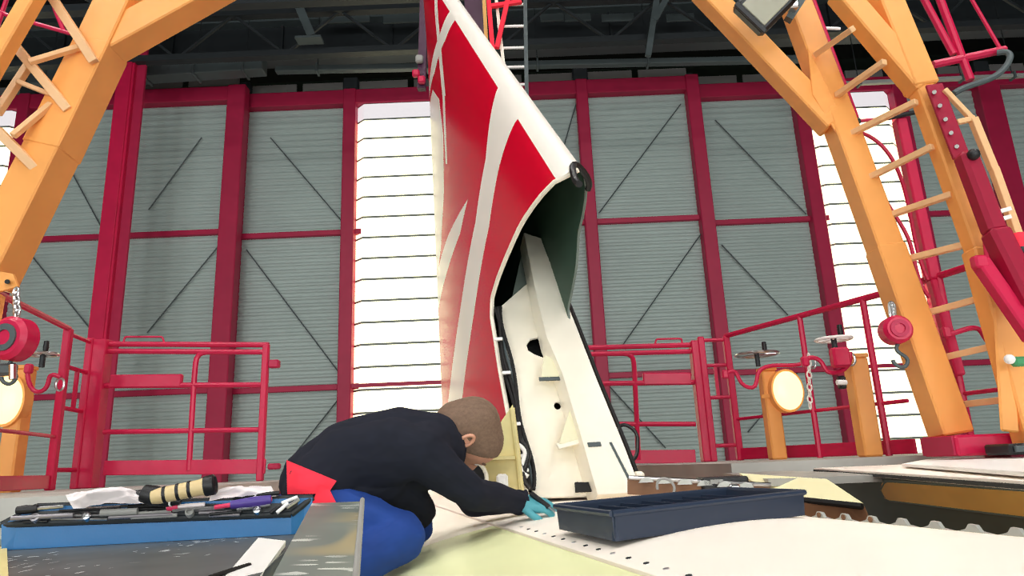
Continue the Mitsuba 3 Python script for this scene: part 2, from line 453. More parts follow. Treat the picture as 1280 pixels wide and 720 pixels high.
for x, y in ((6.6, 4.6), (3.2, 4.8), (6.6, 6.5), (2.6, 6.5)):
    obj('support_column', box((x, y, (-H - .2) / 2), (.24, .24, H - .2)), 'steel_red', k)


def safety_gate(Y, m, label):
    """m maps the left gate's pixels to its own; the right gate is its mirror image."""
    g = lambda px, py: P(*m(px, py), Y)
    k = thing('safety_gate', label, 'gate')
    r = .024
    def post(a, w): obj('post', beam((a[0], Y, DZ), (a[0], Y, a[2]), w, w, up=(0, 1, 0), bev=.008), 'steel_red', k)
    post(g(129, 425), .125); post(g(333, 430), .055)
    obj('top_rail', rod(g(130, 430), g(336, 431), r), 'steel_red', k)
    obj('top_rail', rod(g(134, 439), g(333, 440), r), 'steel_red', k)
    obj('mid_rail', rod(g(132, 482), g(332, 481), r), 'steel_red', k)
    obj('lower_rail', rod(g(130, 540), g(331, 537), r * .9), 'steel_red', k)
    obj('hoop', tube(fillet([g(236, 588), g(243, 470), g(246, 440), g(290, 440)], .2), r), 'steel_red', k)
    a, b = g(130, 585), g(332, 583)
    obj('kick_board', beam(a, b, .02, .12, bev=.004), 'steel_red', k)
    obj('lock_plate', beam(g(138, 477), g(228, 476), .05, .115, bev=.01), 'steel_red', k)
    obj('handle', tube(fillet([g(154, 430), g(156, 421), g(203, 421), g(206, 431)], .02), .009), 'steel_red', k)
    obj('latch', box(g(343, 455), (.09, .07, .07), .01), 'door_red', k)
    obj('latch', box(g(343, 583), (.1, .06, .05), .01), 'door_red', k)
    return k


safety_gate(6.0, lambda x, y: (x, y), 'red tubular gate on the dock at the left, beside the toolbox')
safety_gate(6.55, lambda x, y: (870 - (x - 129) * .672, 433 + (y - 430) * .90 + (x - 129) * .014 - 2), 'red tubular gate on the dock just right of the white fin spar')


def ladder_gate(q0, q1, zt, label):
    """narrow gate between the points q0 and q1"""
    k = thing('ladder_gate', label, 'gate')
    at = lambda u, h: A([q0[0] + (q1[0] - q0[0]) * u, q0[1] + (q1[1] - q0[1]) * u, DZ + (zt - DZ) * h])
    for u in (0, 1): obj('post', beam(at(u, 0), at(u, 1), .06, .06, up=(0, 1, 0), bev=.008), 'steel_red', k)
    for h in (.97, .76, .5, .12): obj('rung', rod(at(0, h), at(1, h), .018), 'steel_red', k)
    obj('hasp', beam(at(.45, .5), at(.45, .76), .03, .02), 'steel_red', k)
    return k


def guard_rail(q0, q1, zt, posts, label, rails=(.32,), n0=None):
    k = thing('guard_rail', label, 'guard rail')
    at = lambda u, h: A([q0[0] + (q1[0] - q0[0]) * u, q0[1] + (q1[1] - q0[1]) * u, DZ + (zt - DZ) * h])
    obj('top_rail', rod(at(0, 1), at(1, 1), .024), 'steel_red', k)
    for h in rails: obj('lower_rail', rod(at(0, h), at(1, h), .014), 'steel_red', k)
    for u in posts: obj('post', rod(at(u, 0), at(u, 1), .024), 'steel_red', k)
    obj('kick_board', beam(at(0, .05), at(1, .05), .02, .10, bev=.004), 'steel_red', k)
    return k


zl = P(116, 424, 6.0)[2]
L0 = P(114, 424, 5.95); L1 = on_z(86, 411, zl); L2 = on_z(0, 368, zl); L3 = L2 + (L2 - L1) * .12
ladder_gate(L0, L1, zl, 'narrow red gate between the left dock gate and the far left guard rail')
guard_rail(L1, L3, zl, (0.0, 1.0), 'red guard rail of the dock running out of the left edge')
zr = P(905, 420, 6.5)[2]
R0 = P(876, 429, 6.5); R1 = on_z(907, 420, zr); R2 = on_z(1110, 365, zr); R3 = on_z(1224, 329, zr)
ladder_gate(R0, R1, zr, 'narrow red gate between the right dock gate and the rising guard rail')
tt = lambda px: float((P(px, 420, 1)[0] * R1[1] - R1[0]) / ((R2[0] - R1[0]) - P(px, 420, 1)[0] * (R2[1] - R1[1])))
k = guard_rail(R1, R2, zr, (0.0, tt(1003), tt(1086)), 'red guard rail behind the yellow leg, rising towards the right')
k = guard_rail(R2 + (R3 - R2) * .25, R3, zr, (.45, 1.0), 'red guard rail at the far right, between the two yellow legs')

# ------------------------------------------------------------------ yellow dock frames
def px_beam(k, name, a, Ya, b, Yb, wpx, m='dock_yellow', depth=None, ext=0.0, bev=.01):
    w = wpx / F * (Ya + Yb) / 2
    return obj(name, beam(P(*a, Ya), P(*b, Yb), w, depth or w, up=(0, 1, 0), bev=bev, ext=ext), m, k)


k = RF = thing('dock_gantry', 'orange-yellow steel frame with rungs standing at the right', 'dock frame')
px_beam(k, 'leg', (1189, 544), 4.1, (1106, 310), 4.2, 37)
px_beam(k, 'leg', (1106, 310), 4.2, (1046, 145), 4.28, 34, ext=.03)
px_beam(k, 'leg', (1046, 145), 4.28, (985, -20), 4.35, 33, ext=.03)
px_beam(k, 'branch', (1040, 158), 4.27, (876, -14), 4.35, 30)
px_beam(k, 'leg', (1292, 560), 3.75, (1223, 312), 3.8, 30)
px_beam(k, 'leg', (1223, 312), 3.8, (1150, 108), 3.85, 25, ext=.03)
px_beam(k, 'branch', (1152, 112), 3.85, (1048, -10), 3.9, 30)
px_beam(k, 'branch', (1152, 112), 3.85, (1102, -10), 3.9, 34)
for a, b in (((1020, 68), (1066, 36)), ((1046, 119), (1106, 77)), ((1064, 167), (1146, 127)), ((1082, 224), (1166, 183)), ((1106, 271), (1190, 243)),
             ((1126, 326), (1218, 303)), ((1148, 394), (1240, 369)), ((1166, 450), (1262, 428)), ((1190, 507), (1290, 496))):
    px_beam(k, 'rung', a, 4.2, b, 3.8, 8, 'dock_pale', bev=.003)
obj('gusset', prism([P(1016, 118, 4.2), P(1060, 190, 4.2), P(1062, 165, 4.2), P(1010, 60, 4.2)], .012, (0, 1, 0)), 'dock_yellow', k)
px_beam(k, 'holed_plate', (1252, 385), 3.72, (1262, 540), 3.72, 22, depth=.02)
px_beam(k, 'side_rail', (1180, 112), 3.7, (1216, 150), 3.7, 7, 'dock_pale', bev=.003)
px_beam(k, 'side_rail', (1216, 148), 3.7, (1242, 212), 3.7, 10, 'dock_pale', bev=.003)
px_beam(k, 'side_rail', (1242, 210), 3.7, (1274, 300), 3.7, 10, 'dock_pale', bev=.003)
px_beam(k, 'side_rail', (1196, 153), 3.7, (1218, 148), 3.7, 7, 'dock_pale', bev=.003)
px_beam(k, 'side_rail', (1222, 212), 3.72, (1240, 262), 3.72, 8, 'dock_pale', bev=.003)

k = thing('kerb_beam', 'dark red base beam under the yellow frame, lower right', 'beam')
zt, zb = P(1190, 545, 4.05)[2], P(1190, 570, 4.05)[2]
x0, x1 = P(1166, 555, 4.05)[0], 6.5
obj('beam', box(((x0 + x1) / 2, 4.0, (zt + zb) / 2), (x1 - x0, .34, zt - zb), .012), 'steel_red', k)
obj('end_plate', box((x0 - .005, 4.0, (zt + zb) / 2), (.012, .30, (zt - zb) * .9)), 'door_red', k)
for x in (x0 + .5, 5.5): obj('foot', box((x, 4.05, (zb - .106) / 2), (.3, .22, abs(zb + .106) - .004)), 'door_red', k)
k = thing('battery_box', 'black box resting in front of the dark red base beam at the right edge', 'box')
obj('case', box(P(1275, 561, 3.66), (.24, .2, .055), .01), 'black_plastic', k)
obj('clip', box(P(1275, 561, 3.55), (.05, .02, .03), .004), 'grey_steel', k)

k = thing('lifting_jack', 'dark red slanted jack fixed along the right yellow leg', 'jack')
px_beam(k, 'perforated_plate', (1167, 106), 3.72, (1202, 198), 3.68, 23, 'jack_red', depth=.02, bev=.003)
px_beam(k, 'barrel', (1206, 192), 3.62, (1244, 292), 3.58, 25, 'jack_red', bev=.02)
px_beam(k, 'barrel', (1243, 288), 3.58, (1292, 384), 3.5, 29, 'jack_red', bev=.02)
for i in range(5): obj('bolt', rod(P(1168 + i * 7, 115 + i * 17, 3.70), P(1168 + i * 7, 115 + i * 17, 3.66), .012), 'chrome', k)
obj('knob', ball(P(1217, 193, 3.55), .032), 'black_plastic', k)
k = thing('cross_brace', 'red angled brace bolted below the jack', 'brace')
px_beam(k, 'arm', (1224, 326), 3.6, (1292, 424), 3.5, 19, 'steel_red')
px_beam(k, 'arm', (1228, 255), 3.62, (1236, 330), 3.62, 8, 'steel_red')
obj('joint', box(P(1224, 328, 3.58), (.07, .06, .07), .01), 'steel_red', k)
k = thing('warning_beacon', 'red beacon lamp at the right edge beside the jack', 'beacon')
obj('base', lathe([(0, 0), (.06, 0), (.06, .03), (0, .03)], P(1278, 318, 3.55)), 'black_plastic', k)
obj('dome', lathe([(0, .03), (.052, .03), (.052, .08), (.035, .115), (0, .125)], P(1278, 318, 3.55)), 'red_cloth', k, smooth=40)
k = thing('pipe_clamp', 'small white clamp on the pale rail right of the jack', 'clamp')
for y in (266, 276): obj('jaw', beam(P(1244, y, 3.6), P(1262, y - 5, 3.62), .025, .022), 'white_paint', k)

# floodlight on top of the right frame
k = thing('floodlight', 'black square floodlight with grey glass at the top right', 'lamp')
c = P(955, 6, 3.95); n_ = unit(A([-.15, -1, -.35])); xx = unit(np.cross([0, 0, 1], n_)); yy = np.cross(n_, xx)
c45 = A([xx * .76 + yy * .65, -xx * .65 + yy * .76, n_])
obj('housing', box(c, (.30, .27, .12), .02, c45), 'black_plastic', k)
obj('glass', box(c + n_ * .061, (.225, .2, .012), .004, c45), 'lamp_glass', k)
obj('bezel', join([box(c + n_ * .066 + c45[0] * s * .135, (.03, .27, .02), .004, c45) for s in (-1, 1)]), 'black_plastic', k)
for i in range(4): obj('cooling_fin', box(c - n_ * .09 + c45[0] * (-.1 + i * .066), (.012, .24, .07), 0, c45), 'black_plastic', k)
obj('bracket', beam(P(985, 25, 4.1), P(1004, -4, 4.1), .05, .05), 'grey_steel', k)
obj('gland', box(P(990, 6, 4.05), (.07, .07, .08), .01), 'chrome', k)

k = LF = thing('dock_gantry', 'orange-yellow steel frame of crossing bars at the left', 'dock frame')
px_beam(k, 'leg', (-18, 356), 4.15, (66, 188), 4.2, 50)
px_beam(k, 'leg', (66, 188), 4.2, (126, 64), 4.25, 52, ext=.02)
px_beam(k, 'leg', (126, 64), 4.25, (172, -36), 4.3, 50, ext=.02)
px_beam(k, 'branch', (134, 58), 4.25, (290, -28), 4.35, 42)
px_beam(k, 'leg', (-30, 120), 3.8, (54, -24), 3.85, 23)
for a, b, w in (((62, -8), (118, 78), 12), ((18, 56), (86, 138), 12), ((36, 78), (102, 58), 8), ((-4, 142), (38, 78), 10), ((20, 101), (66, 119), 6), ((16, 170), (64, 130), 8), ((-4, 162), (46, 212), 12)):
    px_beam(k, 'lattice_bar', a, 3.98, b, 4.10, w, 'dock_pale', bev=.003)
obj('foot_plate', prism([P(-8, 338, 4.05), P(16, 342, 4.05), P(22, 358, 4.05), P(-8, 366, 4.05)], .02, (0, 1, 0)), 'dock_yellow', k)
obj('bolt', rod(P(9, 352, 4.06), P(9, 352, 4.0), .014), 'black_plastic', k)
px_beam(k, 'foot', (-26, 366), 4.12, (-74, 606), 3.72, 44)

k = thing('upper_rail', 'red tube railing of the upper dock level at the top right', 'guard rail')
UYR = 5.4
for a, b, r in (((1148, -14), (1192, 68), .03), ((1170, -14), (1213, 100), .034), ((1166, 81), (1256, 62), .036), ((1208, -12), (1252, 64), .016)):
    obj('tube', rod(P(*a, UYR), P(*b, UYR), r), 'steel_red', k)
obj('hose', tube(spline([P(1246, 66, 5.35), P(1262, 68, 5.3), P(1258, 82, 5.3), P(1225, 103, 5.3), P(1192, 117, 5.3)], 30), .026), 'grey_steel', k)
k = thing('upper_rail', 'red tube railing behind the lattice at the top left', 'guard rail')
for a, b in (((36, 27), (92, 43)), ((68, 10), (80, 40)), ((-4, 36), (10, -6)), ((-6, 12), (20, 24))):
    obj('tube', rod(P(*a, 5.6), P(*b, 5.6), .02), 'steel_red', k)
k = thing('access_pole', 'thin red pole hanging between the two yellow branches', 'pole')
obj('pole', rod(P(1013, -10, 4.8), P(1071, 148, 4.8), .018), 'steel_red', k)
obj('arm', rod(P(1062, 152, 4.8), P(1112, 148, 4.8), .014), 'steel_red', k)
obj('arm', rod(P(1008, 34, 4.8), P(1050, 36, 4.8), .012), 'white_paint', k)
obj('shoe', box(P(1070, 152, 4.8), (.06, .04, .04), .006), 'black_plastic', k)
for pts, lab in ((((1070, 164), (1100, 180), (1128, 228), (1140, 280), (1152, 330), (1160, 350)), 'pink-red hose looping down the inner side of the yellow leg, the longer one'),
                 (((1100, 236), (1118, 268), (1136, 300), (1146, 340), (1162, 372)), 'pink-red hose looping beside the yellow leg, the shorter one')):
    obj('air_hose', tube(spline([P(x, y, 4.35) for x, y in pts], 30), .012), 'steel_red', label=lab, cat='hose', group='hoses on the right frame')
k = thing('safety_pole', 'bright pink-red pole behind the rungs of the right frame', 'pole')
px_beam(k, 'pole', (1124, 150), 4.55, (1166, 350), 4.5, 15, 'steel_red')
px_beam(k, 'pole', (1166, 350), 4.5, (1198, 470), 4.45, 13, 'steel_red')
px_beam(k, 'plate', (1108, 148), 4.5, (1146, 140), 4.5, 6, 'black_plastic')

# ------------------------------------------------------------------ posts with lamps and handwheels
def handwheel(c, r, label, m='chrome'):
    k = thing('handwheel', label, 'handwheel')
    c = A(c, float); ang = np.linspace(0, 2 * math.pi, 25)[:-1]
    obj('rim', tube([c + A([r * math.cos(t), r * math.sin(t), 0]) for t in ang], .011, 8, closed=True), m, k)
    for t in (0, 2.1, 4.2): obj('spoke', rod(c, c + A([r * math.cos(t), r * math.sin(t), 0]), .008), m, k)
    obj('hub', rod(c - A([0, 0, .10]), c + A([0, 0, .02]), .02), 'dark_steel', k)
    obj('knob', lathe([(0, 0), (.014, 0), (.02, .03), (.017, .085), (0, .09)], c + A([r * .35, -.03, .012])), 'black_plastic', k, smooth=40)
    return k


def yellow_post(a, Y, w, zb, label):
    k = thing('dock_post', label, 'post')
    p = P(*a, Y)
    obj('shaft', beam((p[0], Y, zb), p, w, w, up=(0, 1, 0), bev=.012), 'dock_yellow', k)
    obj('cap', box(p + A([0, 0, .012]), (w * 1.08, w * 1.08, .03), .006), 'dock_yellow', k)
    return k, p


k, p = yellow_post((958, 464), 5.75, .12, DZ, 'yellow post behind the right guard rail with a bright lamp beside it')
handwheel(P(946, 443, 5.75), .17, 'silver handwheel on the yellow post beside the bright lamp')
k, p2 = yellow_post((1068, 448), 5.0, .13, DZ, 'yellow post standing in front of the bright right window strip')
handwheel(P(1042, 424, 4.95), .12, 'pale handwheel above the red bracket near the right window strip', 'white_paint')
k, p3 = yellow_post((30, 462), 5.3, .13, DZ, 'yellow post behind the left guard rail beside a glowing lamp')
handwheel(P(54, 443, 5.25), .10, 'silver handwheel near the hanging red hoist at the left')


def work_lamp(c, w, h, label):
    k = thing('work_lamp', label, 'lamp')
    c = A(c, float)
    out = trimesh.creation.cylinder(1.0, .10, sections=28); R = A([[1, 0, 0], [0, 0, -1], [0, 1, 0.]])
    out.vertices = out.vertices @ R * A([w / 2 * 1.12, 1, h / 2 * 1.12]) + c + A([0, .055, 0])
    obj('housing', out, 'dock_yellow', k)
    gl = trimesh.creation.uv_sphere(1.0, count=[14, 24]); gl.vertices = gl.vertices * A([w / 2, .05, h / 2]) + c
    obj('glass', gl, 'warm_glass', k, smooth=True, emit=A([1.0, .86, .40]) * 1.2, weight=.3)
    obj('bracket', beam(c + A([-w * .5, .08, -h * .1]), c + A([-w * .72, .12, -h * .1]), .04, .03), 'dock_yellow', k)
    return k


work_lamp(P(985, 488, 5.6), .235, .31, 'glowing oval work lamp behind the right guard rail')
work_lamp(P(6, 500, 5.2), .26, .36, 'glowing oval work lamp at the left edge')


def hook_bracket(pts, Y, label):
    k = thing('swing_bracket', label, 'bracket')
    obj('arm', tube(spline([P(*q, Y) for q in pts], 30), .016), 'steel_red', k)
    obj('eye', box(P(*pts[0], Y), (.05, .05, .07), .01), 'steel_red', k)
    e = P(*pts[-1], Y); obj('shackle', tube([e + A([.03 * math.cos(t), 0, -.05 + .045 * math.sin(t)]) for t in np.linspace(0, 2 * math.pi, 17)[:-1]], .008, 6, closed=True), 'chrome', k)
    return k


hook_bracket([(906, 468), (920, 466), (928, 480), (942, 484), (948, 466), (966, 457), (1006, 453), (1014, 446)], 5.6, 'curved red bracket over the bright lamp behind the right guard rail')
hook_bracket([(1006, 452), (1016, 447), (1026, 452), (1034, 464), (1048, 465), (1060, 456), (1062, 440)], 4.9, 'curved red bracket between the two yellow posts at the right')
hook_bracket([(36, 461), (39, 484), (48, 490), (58, 484), (62, 472), (76, 472)], 5.0, 'curved red bracket at the left behind the guard rail')
hook_bracket([(1182, 416), (1206, 412), (1224, 412), (1236, 428), (1250, 432), (1268, 431)], 4.3, 'curved red bracket between the yellow legs at the far right')
k = thing('hinge_bracket', 'red hinged head on the yellow post in front of the right window strip', 'bracket')
obj('body', box(P(1050, 447, 4.85), (.12, .08, .14), .015), 'steel_red', k)
obj('jaw', box(P(1052, 478, 4.85), (.05, .05, .09), .01), 'black_plastic', k)
obj('pin', rod(P(1046, 478, 4.8), P(1058, 478, 4.8), .018), 'white_paint', k)
k = thing('chain', 'pale chain hanging beside the bright lamp', 'chain')
for i in range(9):
    c = P(1011 + .2 * i, 446 + i * 7.6, 5.45); e = A([1, 0, 0]) if i % 2 else A([0, 1, 0])
    obj('link', tube([c + e * .017 * math.cos(t) + A([0, 0, .03 * math.sin(t)]) for t in np.linspace(0, 2 * math.pi, 13)[:-1]], .006, 6, closed=True), 'white_paint', k)


def hoist(c, r, label, top):
    k = thing('hoist_block', label, 'hoist')
    c = A(c, float)
    obj('drum', lathe([(0, -.07), (r * .8, -.07), (r, -.045), (r, .045), (r * .8, .07), (0, .07)], c, (.15, 1, 0), 26), 'steel_red', k, smooth=30)
    obj('cheek', lathe([(r * .35, -.08), (r * .62, -.08), (r * .62, -.068), (r * .35, -.068), (r * .35, -.08)], c, (.15, 1, 0), 22), 'grey_steel' if r > .09 else 'door_red', k)
    for i, t in enumerate(np.linspace(.12, 1, 6)):
        q = c + A([0, 0, r]) + (A(top) - c - A([0, 0, r])) * t; e = A([1, 0, 0]) if i % 2 else A([0, 1, 0])
        obj('chain_link', tube([q + e * .016 * math.cos(u) + A([0, 0, .032 * math.sin(u)]) for u in np.linspace(0, 2 * math.pi, 13)[:-1]], .008, 6, closed=True), 'chrome', k)
    hk = [c + A([0, 0, -r]), c + A([0, 0, -r - .05]), c + A([.04, 0, -r - .09]), c + A([.02, 0, -r - .13]), c + A([-.03, 0, -r - .12]), c + A([-.045, 0, -r - .09])]
    obj('hook', tube(spline(hk, 20), .011), 'grey_steel', k)
    return k


hoist(P(18, 424, 4.0), .13, 'red hoist block hanging from the left yellow leg on a chrome chain', P(20, 366, 4.0))
hoist(P(1119, 413, 4.0), .082, 'small round red hoist block hanging on the right yellow leg', P(1115, 384, 4.0))
k = thing('gas_spring_valve', 'grey coupling under the hanging red hoist at the left edge', 'coupling')
obj('body', box(P(8, 462, 4.0), (.12, .05, .07), .015), 'grey_steel', k)
obj('nut', rod(P(16, 456, 3.98), P(16, 474, 3.98), .02), 'chrome', k)
k = thing('instrument_coupling', 'white and green coupling hanging at the right edge below the brace', 'coupling')
obj('body', box(P(1276, 452, 3.6), (.09, .05, .05), .012), 'gauge_green', k)
obj('nut', ball(P(1262, 449, 3.58), .026), 'white_paint', k)

# ladder behind the fin
k = thing('access_ladder', 'white ladder standing behind the tip of the red fin', 'ladder')
LY = 9.6
obj('stringer', beam(P(618, -20, LY), P(634, 120, LY), .05, .05, up=(0, 1, 0)), 'cream_paint', k)
obj('stringer', beam(P(656, -20, LY), P(659, 150, LY), .06, .05, up=(0, 1, 0)), 'grey_steel', k)
for i, y in enumerate((6, 33, 60, 84, 106, 128)):
    obj('rung', rod(P(619 + i * 2.6, y, LY), P(657, y - .5, LY), .022), 'white_paint', k)
k = thing('ladder_brace', 'red triangular brace beside the white ladder', 'brace')
obj('arm', beam(P(636, -6, 9.5), P(621, 60, 9.5), .07, .07), 'red_cloth', k)
obj('arm', beam(P(610, -10, 9.5), P(616, 64, 9.5), .07, .07), 'red_cloth', k)
obj('cross_piece', beam(P(612, 8, 9.5), P(652, 2, 9.5), .06, .06), 'red_cloth', k)
k = thing('dock_mast', 'brown-red mast right behind the fin leading edge', 'mast')
obj('mast', beam(P(592, -20, 9.9), P(600, 90, 9.9), .34, .2, up=(0, 1, 0)), 'plum', k)
obj('edge_strip', beam(P(604, -20, 9.75), P(610, 90, 9.75), .06, .06, up=(0, 1, 0)), 'ochre', k)
k = thing('dock_boom', 'dark red dock arm with clamp at the upper left edge of the fin', 'dock arm')
obj('arm', beam(P(531, -20, 8.5), P(527, 112, 8.5), .11, .10, up=(0, 1, 0)), 'plum', k)
for i, (x, y) in enumerate(((524, 74), (520, 92), (527, 100))): obj('clamp', box(P(x, y, 8.4), (.10, .08, .11), .02), 'pale_board' if i == 0 else 'steel_red', k)

# ------------------------------------------------------------------ the aircraft: crown of the rear fuselage and the tail fin
AX = unit([-.255, .967, 0]); BX = A([AX[1], -AX[0], 0]); OR = A([.318, 2.913, 0]); RF_ = 2.9; ZC = -.17


def crown(c, s, dz=0.0):
    c = np.asarray(c, float); s = np.asarray(s, float)
    z = ZC - (RF_ - np.sqrt(RF_ ** 2 - c ** 2)) + dz
    return OR + s[..., None] * AX + c[..., None] * BX + z[..., None] * A([0, 0, 1.])


def slab(c0, c1, s0, s1, dz=0.0, th=.02, nc=16, ns=24, sfun=None):
    c, t = np.meshgrid(np.linspace(c0, c1, nc), np.linspace(0, 1, ns), indexing='ij')
    s = s0 + (s1 - s0) * t if sfun is None else sfun(c, t)
    top = crown(c, s, dz).reshape(-1, 3); bot = crown(c, s, dz - th).reshape(-1, 3); N = nc * ns; f = []
    for i in range(nc - 1):
        for j in range(ns - 1):
            a, b, d, e = i * ns + j, (i + 1) * ns + j, (i + 1) * ns + j + 1, i * ns + j + 1
            f += [[a, b, d], [a, d, e], [N + a, N + d, N + b], [N + a, N + e, N + d]]
    ring = [i * ns for i in range(nc)] + [(nc - 1) * ns + j for j in range(1, ns)] + [i * ns + ns - 1 for i in range(nc - 2, -1, -1)] + [j for j in range(ns - 2, 0, -1)]
    for p, q in zip(ring, ring[1:] + ring[:1]): f += [[p, N + q, q], [p, N + p, N + q]]
    return trimesh.Trimesh(np.vstack([top, bot]), f, process=False)


FU = thing('airplane', 'aircraft with a tall red white-striped tail fin on its cream and pale green fuselage top', 'airplane')
CE = .47
obj('skin_panel', slab(-CE, CE, -2.55, 6.5, 0.0, ns=60), 'crown_white', FU, smooth=35, label='cream skin panel along the crown')
obj('skin_panel', slab(-1.45, -CE - .004, -2.55, -.14, -.006), 'lime_primer', FU, smooth=35, label='pale green primed skin in the foreground')
obj('skin_panel', slab(-1.45, -CE - .004, -.137, 6.5, -.006), 'crown_white', FU, smooth=35, label='white skin behind the man')
obj('skin_panel', slab(CE + .03, 1.45, -2.55, 6.5, -.05), 'brown_sealant', FU, smooth=35, label='brown bare skin right of the lugs')
zE = ZC - (RF_ - math.sqrt(RF_ ** 2 - 1.45 ** 2)) - .02
ang = np.linspace(0, math.pi, 40); v, f = [], []
for s in (-2.55, 6.5):
    for t in ang: v.append(OR + AX * s + BX * 1.45 * math.cos(t) + A([0, 0, zE - 2.6 * math.sin(t) ** .8]))
for i in range(39): f += [[i, i + 1, 41 + i], [i, 41 + i, 40 + i]]
obj('lower_body', trimesh.Trimesh(v, f, process=False), 'white_paint', FU, smooth=True)
obj('edge_strip', slab(CE - .002, CE + .012, -2.55, 3.0, .002, .05, nc=2), 'cream_paint', FU)
for i in range(22):                       # fasteners along the left seam
    c = crown(-.436, -.40 - i * .088); n = unit(BX * -.436 / RF_ + A([0, 0, 1.]))
    obj('fastener', join([rod(c - n * .004, c + n * .002, .0062, 10), rod(c + BX * .018 - n * .004, c + BX * .018 + n * .001, .004, 8)]), 'dark_steel' if i % 3 else 'chrome', FU)
for i, s in enumerate(np.linspace(-.60, -1.62, 10)):     # lugs along the right edge
    c = crown(CE + .008, s); d = AX
    q = [(-.055, -.006), (-.05, .002), (-.02, .006), (-.010, .020), (.010, .022), (.020, .010), (.04, .004), (.055, .002), (.055, -.006)]
    m = prism([c + d * x + A([0, 0, z]) for x, z in q], .012, BX, both=True)
    obj('lug', m, 'lug_metal', FU)
    if i < 4: obj('lug_bush', rod(c + A([0, 0, .012]) - BX * .010, c + A([0, 0, .012]) + BX * .010, .008), 'brown_sealant', FU)

# ---- fin
s_le = lambda z: .955 * (z - 1.29)
s_te = lambda z: 3.95 + .17 * z
_x = np.linspace(0, 1, 400)
_naca = .2969 * np.sqrt(_x) - .126 * _x - .3516 * _x ** 2 + .2843 * _x ** 3 - .1015 * _x ** 4; _naca = _naca / _naca.max()


def half(s, z):
    x = np.clip((s - s_le(z)) / (s_te(z) - s_le(z)), 0, 1)
    return (.205 - .018 * np.clip(z, 0, 6)) * np.interp(x, _x, _naca) + .012 * np.clip(x * 30, 0, 1)


def fpt(s, z, side, off=0.0):
    s = np.asarray(s, float); z = np.asarray(z, float) + 0 * s
    return OR + s[..., None] * AX + (side * (half(s, z) - np.where(off > 0, np.minimum(off, half(s, z) * .6), off)))[..., None] * BX + z[..., None] * A([0, 0, 1.])


def fhit(px, py, side):
    t = .15 * side
    for _ in range(30):
        p = on_plane(px, py, OR + BX * t, BX); s, z = float((p - OR) @ AX), float(p[2]); t = .5 * t + .5 * side * float(half(A(s), A(z)))
    return s, z


LCUT = sorted([fhit(*q, -1)[::-1] for q in ((672, 248), (650, 280), (640, 302), (630, 325), (621, 348), (614, 372), (613, 395), (617, 420), (623, 460), (634, 520), (645, 570), (655, 612))])
RCUT = sorted([(1.33, .05), (1.28, .17)] + [fhit(*q, 1)[::-1] for q in ((725, 290), (722, 335), (712, 385))] + [(.45, .80), (.1, .66), (-.3, .5)])
LCUT = [(-.32, LCUT[0][1] - .09)] + LCUT + [(LCUT[-1][0] + .06, s_le(LCUT[-1][0] + .06))]


def skin_grid(cut, side, off, nz=110, ns=54, ztop=5.7):
    zc, sc = A([c[0] for c in cut]), A([c[1] for c in cut])
    zs = np.r_[np.linspace(-.30, 1.45, 80), np.linspace(1.5, ztop, nz - 80)]
    s0 = np.maximum(np.where(zs <= zc[-1], np.interp(zs, zc, sc), s_le(zs)), s_le(zs))
    u = np.linspace(0, 1, ns) ** 1.8
    s = s0[:, None] + (s_te(zs) - s0)[:, None] * u[None]
    v = fpt(s, zs[:, None], side, off).reshape(-1, 3); f = []
    for i in range(len(zs) - 1):
        for j in range(ns - 1):
            a, b = i * ns + j, (i + 1) * ns + j
            f += [[a, a + 1, b + 1], [a, b + 1, b]] if side < 0 else [[a, b + 1, a + 1], [a, b, b + 1]]
    return trimesh.Trimesh(v, f, process=False)


def px_poly(pts): return [fhit(x, y, -1) for x, y in pts]


STR = [px_poly(q) for q in (
    [(629, 100), (655, 140), (625, 205), (607, 200)], [(607, 199), (625, 204), (611, 285), (594, 280)], [(594, 279), (611, 284), (592, 395), (575, 390)],
    [(575, 389), (592, 394), (566, 610), (541, 610)],
    [(567, 10), (572, 22), (556, 52), (549, 46)], [(549, 45), (556, 51), (543, 92), (538, 90)], [(538, 89), (543, 91), (535, 130), (531, 128)],
    [(543, -5), (547, -5), (551, 55), (547, 55)], [(547, 54), (551, 54), (557, 120), (553, 120)], [(553, 119), (556, 119), (559, 205), (557, 205)],
    [(541, 112), (549, 124), (554, 170), (555, 240), (551, 310), (543, 365), (536, 340), (532, 230), (534, 140)],
    [(589, 233), (575, 292), (545, 392), (538, 380), (540, 345), (560, 295)])]
_OA, _AXL = OR, AX
RED_T, WHT_T = lin(206, 0, 40), lin(240, 232, 222)


def _livery(p, n, uv):
    s = (p.x - float(OR[0])) * float(AX[0]) + (p.y - float(OR[1])) * float(AX[1]); z = p.z - H
    w = smoothstep(.095, .09, s - .955 * (z - 1.29))
    for poly in STR:
        q = [(float(x), float(y)) for x, y in poly]; area = sum(q[i][0] * q[(i + 1) % len(q)][1] - q[(i + 1) % len(q)][0] * q[i][1] for i in range(len(q)))
        ins = mi.Float(1)
        for i in range(len(q)):
            a, b = q[i], q[(i + 1) % len(q)]
            ins = dr.minimum(ins, dr.select(((b[0] - a[0]) * (z - a[1]) - (b[1] - a[1]) * (s - a[0])) * (1 if area > 0 else -1) >= 0, 1.0, 0.0))
        w = dr.maximum(w, ins)
    return mix(RED_T, WHT_T, w)


